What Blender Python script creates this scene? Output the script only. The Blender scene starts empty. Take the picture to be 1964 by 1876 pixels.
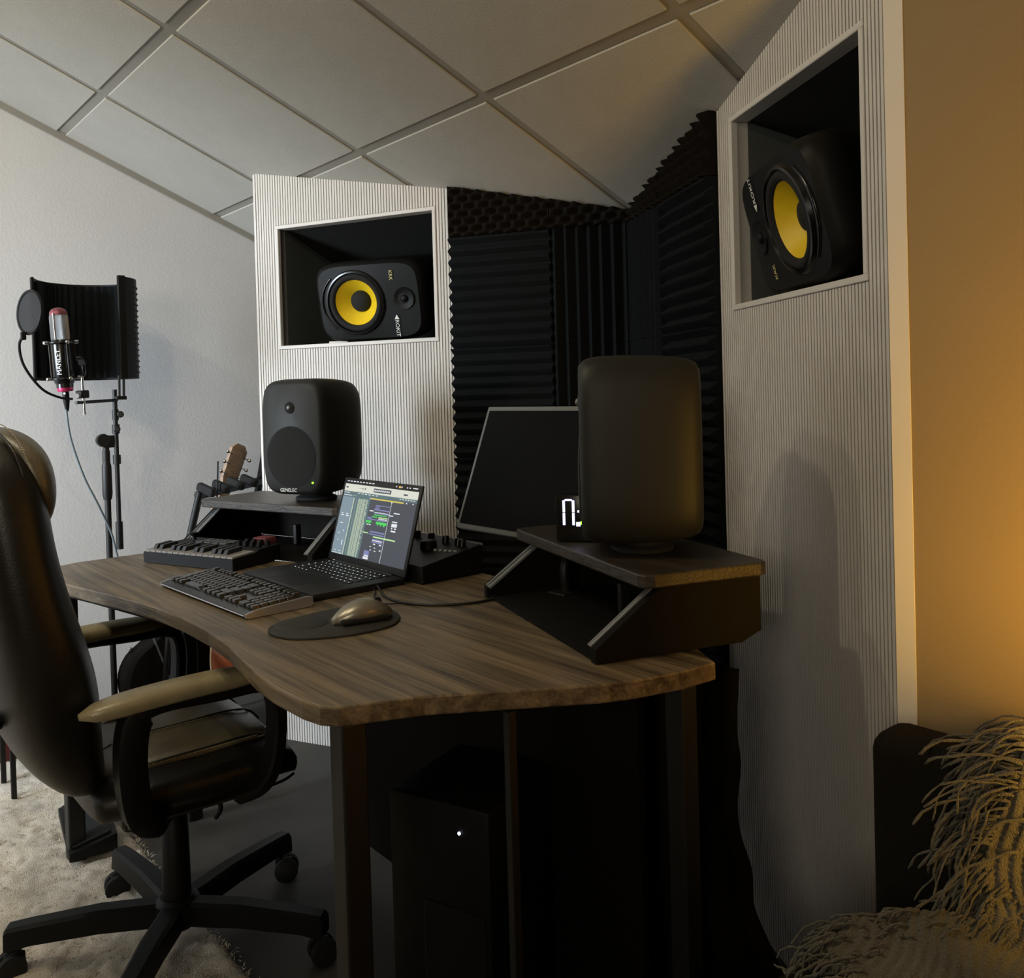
import bpy, bmesh, math, random
from mathutils import Vector, Matrix, Euler
PI = math.pi
sc = bpy.context.scene
C = bpy.data.collections.new('studio'); sc.collection.children.link(C)
random.seed(7)

# ------------------------------------------------------------------ camera
# room axes: +y towards the front wall, x to the right, z up; the camera stands in the rear right of the desk
cam = bpy.data.cameras.new('camera'); co = bpy.data.objects.new('camera', cam); C.objects.link(co)
W, H = 1964, 1876
cam.sensor_fit = 'HORIZONTAL'; cam.sensor_width = 36
cam.lens = 36 * 1700 / W
cam.shift_x = 0.0; cam.shift_y = (776 - H / 2) / W
cam.clip_start = 0.05
yaw = math.radians(50.2); pitch = math.radians(-0.9); roll = math.radians(1.6)
co.matrix_world = (Matrix.Translation((0, 0, 1.16)) @ Matrix.Rotation(yaw, 4, 'Z')
                   @ Matrix.Rotation(PI / 2 + pitch, 4, 'X') @ Matrix.Rotation(-roll, 4, 'Z'))
sc.camera = co

# ------------------------------------------------------------------ light and exposure
sc.view_settings.view_transform = 'Standard'; sc.view_settings.look = 'None'
sc.view_settings.gamma = 1.0; sc.view_settings.use_curve_mapping = False
sc.view_settings.exposure = 0.0
w = bpy.data.worlds.new('world'); sc.world = w; w.use_nodes = True
w.node_tree.nodes['Background'].inputs[0].default_value = (1.0, 0.85, 0.62, 1)
w.node_tree.nodes['Background'].inputs[1].default_value = 0.02

def light(name, kind, loc, power, color, size=0.05, rot=None, sizey=None, spot=None):
    l = bpy.data.lights.new(name, kind); l.energy = power; l.color = color
    if kind == 'AREA':
        l.size = size
        if sizey: l.shape = 'RECTANGLE'; l.size_y = sizey
    else: l.shadow_soft_size = size
    if spot: l.spot_size = spot; l.spot_blend = 0.6
    o = bpy.data.objects.new(name, l); C.objects.link(o); o.location = loc
    if rot: o.rotation_euler = rot
    return o
def aim(o, target):
    d = Vector(target) - Vector(o.location)
    o.rotation_euler = d.to_track_quat('-Z', 'Y').to_euler()
light('ceiling_lamp_light', 'POINT', (-1.49, -0.02, 2.28), 17.0, (1.0, 0.87, 0.62), 0.025)
light('ceiling_lamp_light', 'POINT', (-2.18, -0.30, 2.36), 17.5, (1.0, 0.88, 0.67), 0.025)
a = light('left_fill_light', 'AREA', (-2.9, -1.7, 1.4), 31.0, (0.80, 0.90, 1.0), 0.7, sizey=1.2); aim(a, (-3.5, 1.1, 0.9)); a.data.spread = math.radians(75)  # added cool fill grazing the left wall, no window there
a = light('rear_fill_light', 'AREA', (0.6, -1.9, 1.7), 7.0, (1.0, 0.90, 0.72), 0.9, sizey=0.9); aim(a, (-2.9, 1.2, 1.4)); a.data.spread = math.radians(90)  # added weak warm fill from behind the camera, source unseen
light('wall_wash_light', 'AREA', (0.13, 1.02, 0.80), 31.0, (1.0, 0.54, 0.08), 0.36, rot=(math.radians(90), 0, 0))

# ------------------------------------------------------------------ materials
def mat(name, col, rough=0.6, metal=0.0, bump=0.0, bscale=200.0, var=0.0, vscale=6.0, emit=None, estr=0.0, spec=None, sheen=0.0, coat=0.0):
    m = bpy.data.materials.new(name); m.use_nodes = True
    nt = m.node_tree; N = nt.nodes; L = nt.links; b = N['Principled BSDF']
    b.inputs['Base Color'].default_value = (*col, 1); b.inputs['Roughness'].default_value = rough
    b.inputs['Metallic'].default_value = metal
    if spec is not None: b.inputs['Specular IOR Level'].default_value = spec
    if sheen: b.inputs['Sheen Weight'].default_value = sheen
    if coat: b.inputs['Coat Weight'].default_value = coat
    tc = N.new('ShaderNodeTexCoord')
    if var:
        n = N.new('ShaderNodeTexNoise'); n.inputs['Scale'].default_value = vscale; n.inputs['Detail'].default_value = 5
        L.new(tc.outputs['Object'], n.inputs['Vector'])
        r = N.new('ShaderNodeValToRGB'); r.color_ramp.elements[0].position = 0.3; r.color_ramp.elements[1].position = 0.7
        r.color_ramp.elements[0].color = tuple(max(0, c * (1 - var)) for c in col) + (1,)
        r.color_ramp.elements[1].color = tuple(min(1, c * (1 + var)) for c in col) + (1,)
        L.new(n.outputs['Fac'], r.inputs['Fac']); L.new(r.outputs['Color'], b.inputs['Base Color'])
    if bump:
        n = N.new('ShaderNodeTexNoise'); n.inputs['Scale'].default_value = bscale; n.inputs['Detail'].default_value = 4
        L.new(tc.outputs['Object'], n.inputs['Vector'])
        bp = N.new('ShaderNodeBump'); bp.inputs['Strength'].default_value = bump; bp.inputs['Distance'].default_value = 0.01
        L.new(n.outputs['Fac'], bp.inputs['Height']); L.new(bp.outputs['Normal'], b.inputs['Normal'])
    if emit:
        b.inputs['Emission Color'].default_value = (*emit, 1); b.inputs['Emission Strength'].default_value = estr
    return m

def wood(name, c0, c1, rough, sx=1.4, sy=26.0):
    m = bpy.data.materials.new(name); m.use_nodes = True
    nt = m.node_tree; N = nt.nodes; L = nt.links; b = N['Principled BSDF']
    tc = N.new('ShaderNodeTexCoord'); mp = N.new('ShaderNodeMapping'); mp.inputs['Scale'].default_value = (sx, sy, sy)
    L.new(tc.outputs['Object'], mp.inputs['Vector'])
    n = N.new('ShaderNodeTexNoise'); n.inputs['Scale'].default_value = 1.6; n.inputs['Detail'].default_value = 9; n.inputs['Roughness'].default_value = 0.65
    n.inputs['Distortion'].default_value = 0.35
    L.new(mp.outputs['Vector'], n.inputs['Vector'])
    r = N.new('ShaderNodeValToRGB'); e = r.color_ramp.elements
    e[0].position = 0.32; e[0].color = (*c0, 1); e[1].position = 0.68; e[1].color = (*c1, 1)
    L.new(n.outputs['Fac'], r.inputs['Fac'])
    mp2 = N.new('ShaderNodeMapping'); mp2.inputs['Scale'].default_value = (sx * 1.7, sy * 5, sy * 5); L.new(tc.outputs['Object'], mp2.inputs['Vector'])
    n2 = N.new('ShaderNodeTexNoise'); n2.inputs['Scale'].default_value = 1.5; n2.inputs['Detail'].default_value = 6
    L.new(mp2.outputs['Vector'], n2.inputs['Vector'])
    mx = N.new('ShaderNodeMix'); mx.data_type = 'RGBA'; mx.blend_type = 'MULTIPLY'; mx.inputs['Factor'].default_value = 0.6
    r2 = N.new('ShaderNodeValToRGB'); r2.color_ramp.elements[0].position = 0.35; r2.color_ramp.elements[0].color = (0.45, 0.45, 0.45, 1); r2.color_ramp.elements[1].position = 0.6
    L.new(n2.outputs['Fac'], r2.inputs['Fac'])
    L.new(r.outputs['Color'], mx.inputs['A']); L.new(r2.outputs['Color'], mx.inputs['B']); L.new(mx.outputs['Result'], b.inputs['Base Color'])
    b.inputs['Roughness'].default_value = rough
    bp = N.new('ShaderNodeBump'); bp.inputs['Strength'].default_value = 0.25; bp.inputs['Distance'].default_value = 0.004
    L.new(n2.outputs['Fac'], bp.inputs['Height']); L.new(bp.outputs['Normal'], b.inputs['Normal'])
    return m

M = dict(
    white_wall=mat('white_wall', (0.62, 0.61, 0.60), 0.9, bump=0.06, bscale=120, var=0.02, vscale=3),
    ochre_wall=mat('warm_ochre_wall_paint', (0.26, 0.19, 0.10), 0.85, bump=0.06, bscale=120, var=0.03, vscale=3),
    taupe_wall=mat('taupe_wall_paint', (0.20, 0.17, 0.12), 0.9, bump=0.06, bscale=120, var=0.03, vscale=3),
    tile=mat('ceiling_tile_white', (0.45, 0.43, 0.38), 0.95, bump=0.10, bscale=260, var=0.03, vscale=8),
    grid=mat('ceiling_grid_grey', (0.29, 0.27, 0.23), 0.8, var=0.06, vscale=4),
    slat=mat('slat_white_paint', (0.62, 0.585, 0.54), 0.6, bump=0.05, bscale=300, var=0.03, vscale=14),
    groove=mat('slat_backing_felt', (0.010, 0.009, 0.008), 0.95, bump=0.2, bscale=400),
    trim=mat('trim_white_paint', (0.64, 0.61, 0.57), 0.55, bump=0.03, bscale=200, var=0.02),
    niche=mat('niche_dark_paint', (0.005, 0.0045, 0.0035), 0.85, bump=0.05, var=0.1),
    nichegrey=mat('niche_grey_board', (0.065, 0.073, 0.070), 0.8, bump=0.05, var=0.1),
    foam=mat('foam_charcoal', (0.0065, 0.0085, 0.0105), 0.95, bump=0.5, bscale=900, var=0.15, vscale=30, spec=0.2),
    eggfoam=mat('foam_dark_brown', (0.0085, 0.006, 0.0035), 0.95, bump=0.5, bscale=900, var=0.15, vscale=30, spec=0.2),
    floor=mat('grey_vinyl_floor', (0.050, 0.044, 0.035), 0.65, bump=0.06, bscale=80, var=0.12, vscale=9),
    rug=mat('cream_shag', (0.66, 0.58, 0.46), 1.0, bump=0.6, bscale=350, var=0.25, vscale=7, sheen=0.3),
    tabletop=wood('tabletop_walnut', (0.050, 0.035, 0.019), (0.27, 0.20, 0.115), 0.40),
    shelfwood=wood('shelf_walnut', (0.020, 0.016, 0.012), (0.055, 0.043, 0.031), 0.42),
    blackmetal=mat('black_powdercoat', (0.0035, 0.0032, 0.0026), 0.5, bump=0.1, bscale=600, spec=0.4),
    greymetal=mat('dark_grey_steel', (0.009, 0.0082, 0.0068), 0.5, metal=0.1, bump=0.05, bscale=500),
    blackwood=mat('black_melamine', (0.006, 0.005, 0.0035), 0.7, bump=0.05, bscale=300, spec=0.12),
    blackplastic=mat('black_plastic', (0.0045, 0.0045, 0.004), 0.5, bump=0.08, bscale=900, spec=0.2),
    glossblack=mat('gloss_black', (0.004, 0.004, 0.004), 0.22, bump=0.01, bscale=100, spec=0.5),
    rubber=mat('black_rubber', (0.0045, 0.0042, 0.0036), 0.85, bump=0.15, bscale=700),
    leather=mat('black_leather', (0.0085, 0.0075, 0.0052), 0.40, bump=0.12, bscale=420, var=0.2, vscale=20, spec=0.45),
    lit_leather=mat('lit_black_leather', (0.095, 0.080, 0.048), 0.38, bump=0.12, bscale=420, var=0.2, vscale=20, spec=0.9),  # lighter copy of the black leather, highlight on seat and headrest painted in
    pale=mat('highlit_arm_leather', (0.32, 0.265, 0.155), 0.33, bump=0.10, bscale=420, var=0.15, vscale=20, spec=0.8),  # golden highlight of the arm pads put into the base colour
    stitch=mat('tan_stitching', (0.30, 0.25, 0.16), 0.6, bump=0.2),
    genelec=mat('speaker_dark_grey', (0.017, 0.0175, 0.0155), 0.5, bump=0.06, bscale=1200, spec=0.3),
    grille=mat('speaker_grille_black', (0.008, 0.008, 0.008), 0.5, bump=0.6, bscale=1500, spec=0.4),
    cone=mat('yellow_aramid_cone', (0.80, 0.55, 0.012), 0.42, bump=0.15, bscale=900, var=0.03, vscale=60),
    chrome=mat('chrome', (0.62, 0.62, 0.62), 0.2, metal=1.0, bump=0.01),
    domegrey=mat('tweeter_dome_grey', (0.16, 0.16, 0.16), 0.35, metal=0.5, bump=0.01),
    brushed=mat('brushed_silver', (0.55, 0.55, 0.58), 0.35, metal=0.8, bump=0.05, bscale=900),
    whiteink=mat('white_print', (0.75, 0.75, 0.72), 0.6, bump=0.01),
    goldink=mat('pale_gold_print', (0.60, 0.52, 0.20), 0.5, bump=0.01),
    screenblack=mat('screen_glass_black', (0.005, 0.005, 0.005), 0.4, bump=0.004, bscale=20, spec=0.04),
    bezelgrey=mat('monitor_bezel_grey', (0.14, 0.145, 0.14), 0.45, bump=0.05, bscale=600),
    spacegrey=mat('laptop_dark_aluminium', (0.018, 0.018, 0.019), 0.4, metal=0.3, bump=0.05, bscale=900),
    keyblack=mat('key_black', (0.010, 0.010, 0.010), 0.5, bump=0.1, bscale=800),
    keygloss=mat('keycap_gloss_black', (0.020, 0.019, 0.016), 0.22, bump=0.05, bscale=500, spec=0.7),
    whitekey=mat('piano_key_white', (0.26, 0.24, 0.22), 0.35, bump=0.01),
    pad=mat('mouse_mat_black', (0.020, 0.019, 0.014), 0.6, bump=0.25, bscale=900),
    mouse=mat('mouse_grey_gloss', (0.30, 0.275, 0.22), 0.34, metal=0.6, bump=0.02, bscale=200),
    red=mat('dark_red_fabric', (0.14, 0.022, 0.022), 0.8, bump=0.2, bscale=300, var=0.1),
    pink=mat('magenta_anodised', (0.45, 0.03, 0.10), 0.35, metal=0.6, bump=0.01),
    reddome=mat('muted_red_dome', (0.20, 0.05, 0.06), 0.4, metal=0.3, bump=0.05, bscale=900),
    mesh=mat('silver_mesh', (0.42, 0.42, 0.42), 0.4, metal=0.8, bump=0.8, bscale=1500),
    cable=mat('grey_blue_cable', (0.13, 0.16, 0.18), 0.5, bump=0.05),
    blackcable=mat('black_cable', (0.010, 0.009, 0.008), 0.5, bump=0.05),
    maple=wood('guitar_neck_wood', (0.30, 0.19, 0.12), (0.44, 0.31, 0.21), 0.4, 20, 60),
    sunburst=mat('orange_sunburst_varnish', (0.22, 0.045, 0.010), 0.4, bump=0.02, bscale=60, var=0.2, vscale=5),
    cream=mat('cream_binding', (0.65, 0.48, 0.28), 0.4, bump=0.01),
    sofa=mat('black_sofa_fabric', (0.009, 0.0075, 0.005), 0.95, bump=0.3, bscale=500, spec=0.15),
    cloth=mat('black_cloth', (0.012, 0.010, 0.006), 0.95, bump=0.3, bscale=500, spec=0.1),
    yarn=mat('beige_yarn', (0.135, 0.118, 0.076), 0.95, bump=0.8, bscale=500, var=0.18, vscale=14, sheen=0.2),
    bluecase=mat('pale_blue_panel', (0.25, 0.42, 0.50), 0.4, bump=0.01),
    greenled=mat('green_led', (0.1, 0.5, 0.02), 0.4, emit=(0.25, 1.0, 0.02), estr=3.0),
    whiteled=mat('white_led', (0.6, 0.7, 0.8), 0.4, emit=(0.75, 0.80, 1.0), estr=4.0),
    clockled=mat('clock_digit_led', (0.6, 0.65, 0.9), 0.4, emit=(0.62, 0.62, 1.0), estr=2.4),
    legend=mat('backlit_key_legend', (0.7, 0.7, 0.7), 0.4, emit=(0.9, 0.95, 1.0), estr=0.75),
)
def scr(name, rgb, s=1.0):
    c = tuple(((v / 255) / 12.92 if v / 255 <= 0.04045 else ((v / 255 + 0.055) / 1.055) ** 2.4) for v in rgb)
    m = mat(name, (0.005, 0.005, 0.005), 0.35, emit=c, estr=s)
    return m
S = dict(dark=scr('screen_dark', (52, 55, 66)), light=scr('screen_toolbar', (212, 214, 200)), teal=scr('screen_teal', (78, 104, 108)),
         slate=scr('screen_slate', (118, 138, 150)), dots=scr('screen_track_names', (205, 215, 185)), yellow=scr('screen_cycle_bar', (205, 190, 85)),
         green=scr('screen_green_region', (60, 205, 80)), lilac=scr('screen_lilac_region', (120, 125, 175)), white=scr('screen_white', (225, 228, 232)),
         pale=scr('screen_pale_green', (190, 235, 160)), lcd=scr('screen_lcd', (40, 46, 60)), amber=scr('screen_amber', (255, 190, 90)))

# ------------------------------------------------------------------ mesh helpers
def new(): return bmesh.new()
def box(bm, c, s, R=None, bev=0.0, seg=2):
    """box centred at c with full size s, optional rotation matrix R"""
    r = bmesh.ops.create_cube(bm, size=1.0)
    vs = r['verts']
    for v in vs: v.co = Vector((v.co.x * s[0], v.co.y * s[1], v.co.z * s[2]))
    if bev:
        es = list({e for v in vs for e in v.link_edges})
        rr = bmesh.ops.bevel(bm, geom=es, offset=bev, segments=seg, affect='EDGES', profile=0.5)
        vs = list({v for f in rr['faces'] for v in f.verts} | {v for v in vs if v.is_valid})
    for v in vs:
        p = v.co
        if R is not None: p = R @ p
        v.co = p + Vector(c)
    return vs
def prism(bm, pts, lo, hi, axis='z', bev=0.0, seg=2):
    """extrude polygon pts between lo and hi along axis. axis z: pts=(x,y); y: pts=(x,z); x: pts=(y,z)"""
    def mk(p, t):
        if axis == 'z': return (p[0], p[1], t)
        if axis == 'y': return (p[0], t, p[1])
        return (t, p[0], p[1])
    A = [bm.verts.new(mk(p, lo)) for p in pts]; B = [bm.verts.new(mk(p, hi)) for p in pts]
    n = len(pts); fs = [bm.faces.new(A), bm.faces.new(B[::-1])]
    for i in range(n): fs.append(bm.faces.new((A[i], B[i], B[(i + 1) % n], A[(i + 1) % n])))
    bmesh.ops.recalc_face_normals(bm, faces=fs)
    if bev:
        es = [e for f in fs[:2] for e in f.edges]
        bmesh.ops.bevel(bm, geom=list(set(es)), offset=bev, segments=seg, affect='EDGES', profile=0.5)
def ring(bm, c, u, v, r1, r2, n):
    return [bm.verts.new(Vector(c) + u * (r1 * math.cos(2 * PI * i / n)) + v * (r2 * math.sin(2 * PI * i / n))) for i in range(n)]
def bridge(bm, A, B):
    n = len(A)
    for i in range(n): bm.faces.new((A[i], A[(i + 1) % n], B[(i + 1) % n], B[i]))
def tube(bm, path, r, n=8, cap=True, smooth_path=0):
    P = [Vector(p) for p in path]
    if smooth_path:
        P = spline(P, smooth_path)
    rs = r if isinstance(r, (list, tuple)) else [r] * len(P)
    if len(rs) != len(P): rs = [rs[min(len(rs) - 1, int(i * len(rs) / len(P)))] for i in range(len(P))]
    t0 = (P[1] - P[0]).normalized()
    up = Vector((0, 0, 1)) if abs(t0.z) < 0.9 else Vector((1, 0, 0))
    u = t0.cross(up).normalized(); prev = None; first = None
    for i, p in enumerate(P):
        t = (P[min(i + 1, len(P) - 1)] - P[max(i - 1, 0)])
        t = t.normalized() if t.length > 1e-9 else t0
        u = (u - t * u.dot(t)); u = u.normalized() if u.length > 1e-6 else t.orthogonal().normalized()
        v = t.cross(u)
        R = ring(bm, p, u, v, rs[i], rs[i], n)
        if prev: bridge(bm, prev, R)
        else: first = R
        prev = R
    if cap:
        bm.faces.new(first[::-1]); bm.faces.new(prev)
def spline(P, k):
    out = []
    P = [Vector(p) for p in P]
    for i in range(len(P) - 1):
        p0 = P[max(i - 1, 0)]; p1 = P[i]; p2 = P[i + 1]; p3 = P[min(i + 2, len(P) - 1)]
        for j in range(k):
            t = j / k
            out.append(0.5 * ((2 * p1) + (-p0 + p2) * t + (2 * p0 - 5 * p1 + 4 * p2 - p3) * t * t + (-p0 + 3 * p1 - 3 * p2 + p3) * t ** 3))
    out.append(P[-1]); return out
def lathe(bm, prof, c=(0, 0, 0), axis=(0, 0, 1), n=24, cap=True):
    """prof: (radius, height along axis)"""
    a = Vector(axis).normalized(); u = a.orthogonal().normalized(); v = a.cross(u); prev = None; first = None
    for r, h in prof:
        R = ring(bm, Vector(c) + a * h, u, v, max(r, 1e-5), max(r, 1e-5), n)
        if prev: bridge(bm, prev, R)
        else: first = R
        prev = R
    if cap: bm.faces.new(first[::-1]); bm.faces.new(prev)
def torus(bm, c, axis, R, r, n=32, k=8):
    a = Vector(axis).normalized(); u = a.orthogonal().normalized(); v = a.cross(u)
    rs = []
    for i in range(n):
        t = 2 * PI * i / n; d = u * math.cos(t) + v * math.sin(t)
        rs.append(ring(bm, Vector(c) + d * R, d, a, r, r, k))
    for i in range(n): bridge(bm, rs[i], rs[(i + 1) % n])
def sphere(bm, c, s, u=16, v=10, R=None):
    r = bmesh.ops.create_uvsphere(bm, u_segments=u, v_segments=v, radius=1.0)
    for x in r['verts']:
        p = Vector((x.co.x * s[0], x.co.y * s[1], x.co.z * s[2]))
        if R is not None: p = R @ p
        x.co = p + Vector(c)
def loft(bm, secs, cap=True):
    prev = None; first = None
    for s in secs:
        R = [bm.verts.new(p) for p in s]
        if prev: bridge(bm, prev, R)
        else: first = R
        prev = R
    if cap: bm.faces.new(first[::-1]); bm.faces.new(prev)
def grid(bm, f, nu, nv):
    V = [[bm.verts.new(f(i / nu, j / nv)) for j in range(nv + 1)] for i in range(nu + 1)]
    for i in range(nu):
        for j in range(nv): bm.faces.new((V[i][j], V[i + 1][j], V[i + 1][j + 1], V[i][j + 1]))
    return V
def sup(t, a, b, e):
    c, s = math.cos(t), math.sin(t)
    return (a * math.copysign(abs(c) ** (2 / e), c), b * math.copysign(abs(s) ** (2 / e), s))
def mesh_from(name, bm, m, smooth=False, origin=None):
    bmesh.ops.recalc_face_normals(bm, faces=bm.faces)
    if origin is not None:
        o = Vector(origin)
        for v in bm.verts: v.co -= o
    me = bpy.data.meshes.new(name); bm.to_mesh(me); bm.free()
    me.materials.append(m)
    if smooth:
        for p in me.polygons: p.use_smooth = True
        try: me.set_sharp_from_angle(angle=math.radians(smooth if smooth is not True else 40))
        except Exception: pass
    return me
def obj(name, bm, m, parent=None, smooth=False, origin=None, label=None):
    """link bm as one mesh object; verts in the parent's frame (or world when origin is the parent's location)"""
    me = mesh_from(name, bm, m, smooth, origin)
    o = bpy.data.objects.new(name, me); C.objects.link(o)
    if parent is not None: o.parent = parent
    if label: o['label'] = label
    return o
def inst(name, me, parent, loc=(0, 0, 0), rot=(0, 0, 0), scale=(1, 1, 1)):
    o = bpy.data.objects.new(name, me); C.objects.link(o); o.parent = parent
    o.location = loc; o.rotation_euler = rot; o.scale = scale; return o
def thing(name, label, cat, loc=(0, 0, 0), rotz=0.0, group=None, rot=None):
    o = bpy.data.objects.new(name, None); o.empty_display_size = 0.05; C.objects.link(o)
    o.location = loc; o.rotation_euler = rot if rot else (0, 0, rotz); o['label'] = label; o['category'] = cat
    if group: o['group'] = group
    return o
def tag(o, label, cat, group=None):
    o['label'] = label; o['category'] = cat
    if group: o['group'] = group
    return o
def struct(name, bm, m, smooth=False):
    o = obj(name, bm, m, None, smooth); o['kind'] = 'structure'; return o
def text(name, body, size, m, parent, mw, extrude=0.0004, spacing=1.0):
    """flat lettering; mw is its matrix in the parent's frame"""
    cu = bpy.data.curves.new(name, 'FONT'); cu.body = body; cu.size = size; cu.extrude = extrude
    cu.align_x = 'CENTER'; cu.align_y = 'CENTER'; cu.space_character = spacing; cu.resolution_u = 3
    t = bpy.data.objects.new('tmp_text', cu); C.objects.link(t)
    dg = bpy.context.evaluated_depsgraph_get(); me = bpy.data.meshes.new_from_object(t.evaluated_get(dg))
    bpy.data.objects.remove(t); me.transform(mw); me.materials.clear(); me.materials.append(m)
    o = bpy.data.objects.new(name, me); C.objects.link(o); o.parent = parent
    return o
def R3(x=0, y=0, z=0): return Euler((x, y, z)).to_matrix()
def ceil_z(y): return 2.463 - 0.4224 * y
SL = math.radians(22.9)

# ------------------------------------------------------------------ room shell
XL, XR, YB, YF = -3.43, 1.5, -2.2, 2.15
bm = new(); box(bm, ((XL + XR) / 2, (YB + YF) / 2, -0.05), (XR - XL, YF - YB, 0.1)); struct('floor', bm, M['floor'])
bm = new(); prism(bm, [(YB, 0), (YF, 0), (YF, ceil_z(YF)), (YB, ceil_z(YB))], XL - 0.1, XL, 'x'); struct('wall_left', bm, M['white_wall'])
bm = new(); prism(bm, [(YB, 0), (YF, 0), (YF, ceil_z(YF)), (YB, ceil_z(YB))], XR, XR + 0.1, 'x'); struct('wall_right', bm, M['taupe_wall'])
bm = new(); box(bm, ((XL + XR) / 2, YB - 0.05, ceil_z(YB) / 2), (XR - XL + 0.2, 0.1, ceil_z(YB))); struct('wall_back', bm, M['taupe_wall'])
bm = new(); box(bm, ((XL - 1.22) / 2 + 0.1, YF + 0.05, ceil_z(YF) / 2), (-1.22 - XL + 0.3, 0.1, ceil_z(YF))); struct('wall_front', bm, M['white_wall'])
# wall beyond the right slatted panel
bm = new(); prism(bm, [(-0.645, 0), (-0.645, ceil_z(1.32)), (XR, ceil_z(1.32)), (XR, 0)], 1.314, 1.42, 'y')
struct('wall_front_right', bm, M['ochre_wall'])

# ceiling: sloping grid with single tiles dropped into it
bm = new()
prism(bm, [(YB - 0.1, ceil_z(YB - 0.1)), (YF, ceil_z(YF)), (YF, ceil_z(YF) + 0.1), (YB - 0.1, ceil_z(YB - 0.1) + 0.1)], XL - 0.1, XR + 0.1, 'x')
ceil = struct('ceiling', bm, M['grid'])
TX, TY = 0.605, 0.6
tile_me = {}
def tile_mesh(wd, ln):
    k = (round(wd, 3), round(ln, 3))
    if k not in tile_me:
        b_ = new(); box(b_, (0, 0, -0.003), (wd, ln, 0.006), bev=0.002, seg=1); tile_me[k] = mesh_from('ceiling_tile', b_, M['tile'])
    return tile_me[k]
cs = math.cos(SL)
for i in range(-3, 6):
    x0 = max(-1.71 + TX * i + 0.015, XL + 0.004); x1 = min(-1.71 + TX * (i + 1) - 0.015, XR - 0.004)
    if x1 - x0 < 0.05: continue
    for j in range(-6, 2):
        y0 = 1.367 + j * TY * cs + 0.015 * cs; y1 = min(1.367 + (j + 1) * TY * cs - 0.015 * cs, YF - 0.01)
        if y0 < YB or y1 - y0 < 0.05: continue
        inst('ceiling_tile', tile_mesh(x1 - x0, (y1 - y0) / cs), ceil, ((x0 + x1) / 2, (y0 + y1) / 2, ceil_z((y0 + y1) / 2)), (-SL, 0, 0))
# narrow cover strip where the left wall meets the ceiling
bm = new(); prism(bm, [(YB, ceil_z(YB) - 0.03), (YF, ceil_z(YF) - 0.03), (YF, ceil_z(YF)), (YB, ceil_z(YB))], XL, XL + 0.012, 'x'); struct('trim_1', bm, M['grid'])
bm = new(); box(bm, (-0.655, 1.3155, ceil_z(1.32) / 2), (0.030, 0.006, ceil_z(1.32) - 0.01)); struct('trim_2', bm, M['trim'])

# ------------------------------------------------------------------ slatted speaker panels
def slat_panel(P0, rz, length, s0, s1, z0, z1, label, name='slatted_panel'):
    dy = math.sin(rz)
    zt = lambda s: ceil_z(P0[1] + s * dy) - 0.004
    t = thing(name, label, 'wall panel', (P0[0], P0[1], 0), rz)
    bm = new(); th = (0.006, 0.030)
    for poly in ([(0, 0), (s0, 0), (s0, zt(s0)), (0, zt(0))], [(s1, 0), (length, 0), (length, zt(length)), (s1, zt(s1))],
                 [(s0, 0), (s1, 0), (s1, z0), (s0, z0)], [(s0, z1), (s1, z1), (s1, zt(s1)), (s0, zt(s0))]):
        prism(bm, poly, th[0], th[1], 'y')
    obj('backing_board', bm, M['groove'], t)
    n = round(length / 0.0103); p = length / n
    for k in range(n):
        a, b_ = k * p + 0.0016, (k + 1) * p - 0.0016; c = (a + b_) / 2
        segs = [(0.0, zt(c))] if (c < s0 - 0.012 or c > s1 + 0.012) else [(0.0, z0 - 0.012), (z1 + 0.012, zt(c))]
        for lo, hi in segs:
            bm = new(); box(bm, (c, 0.0005, (lo + hi) / 2), (b_ - a, 0.011, hi - lo)); obj('slat', bm, M['slat'], t)
    for (x_, z_, sx, sz) in (((s0 + s1) / 2, z0 - 0.005, s1 - s0 + 0.026, 0.012), ((s0 + s1) / 2, z1 + 0.005, s1 - s0 + 0.026, 0.012),
                             (s0 - 0.006, (z0 + z1) / 2, 0.012, z1 - z0), (s1 + 0.006, (z0 + z1) / 2, 0.012, z1 - z0)):
        bm = new(); box(bm, (x_, 0.012, z_), (sx, 0.04, sz), bev=0.0015, seg=1); obj('frame_rail', bm, M['trim'], t)
    D = 0.36; b2 = 0.012; zb = z1 - 0.105; yb = 0.032 + D
    bm = new(); box(bm, ((s0 + s1) / 2, 0.03 + D / 2, z0 - b2 / 2), (s1 - s0, D, b2)); obj('niche_floor', bm, M['niche'], t)
    bm = new(); prism(bm, [(0.03, z1), (yb, zb), (yb, zb + b2), (0.03, z1 + b2)], s0, s1, 'x'); obj('niche_roof', bm, M['niche'], t)
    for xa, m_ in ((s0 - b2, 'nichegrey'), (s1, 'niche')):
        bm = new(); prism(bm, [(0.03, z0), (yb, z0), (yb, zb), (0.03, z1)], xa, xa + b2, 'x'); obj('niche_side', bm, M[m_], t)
    bm = new(); box(bm, ((s0 + s1) / 2, yb + b2 / 2, (z0 + zb) / 2), (s1 - s0 + 2 * b2, b2, zb - z0 + 2 * b2)); obj('niche_back', bm, M['niche'], t)
    bm = new(); box(bm, (-0.004, 0.03, zt(0) / 2 - 0.002), (0.008, 0.075, zt(0) - 0.004)); obj('edge_board', bm, M['trim'], t)
    bm = new(); box(bm, (length + 0.004, 0.036, zt(length) / 2 - 0.002), (0.008, 0.060, zt(length) - 0.004)); obj('edge_board', bm, M['trim'], t)
    return t
RL, RR = math.radians(26.2), math.radians(-29.8)
slat_panel((-2.858, 1.28), RL, 0.742, 0.090, 0.677, 1.330, 1.722, 'white slatted wall panel with a speaker niche, left of the dark foam')
slat_panel((-1.206, 1.63), RR, 0.626, 0.066, 0.552, 1.330, 1.722, 'white slatted wall panel with a speaker niche, beside the yellow lit wall')

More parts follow.
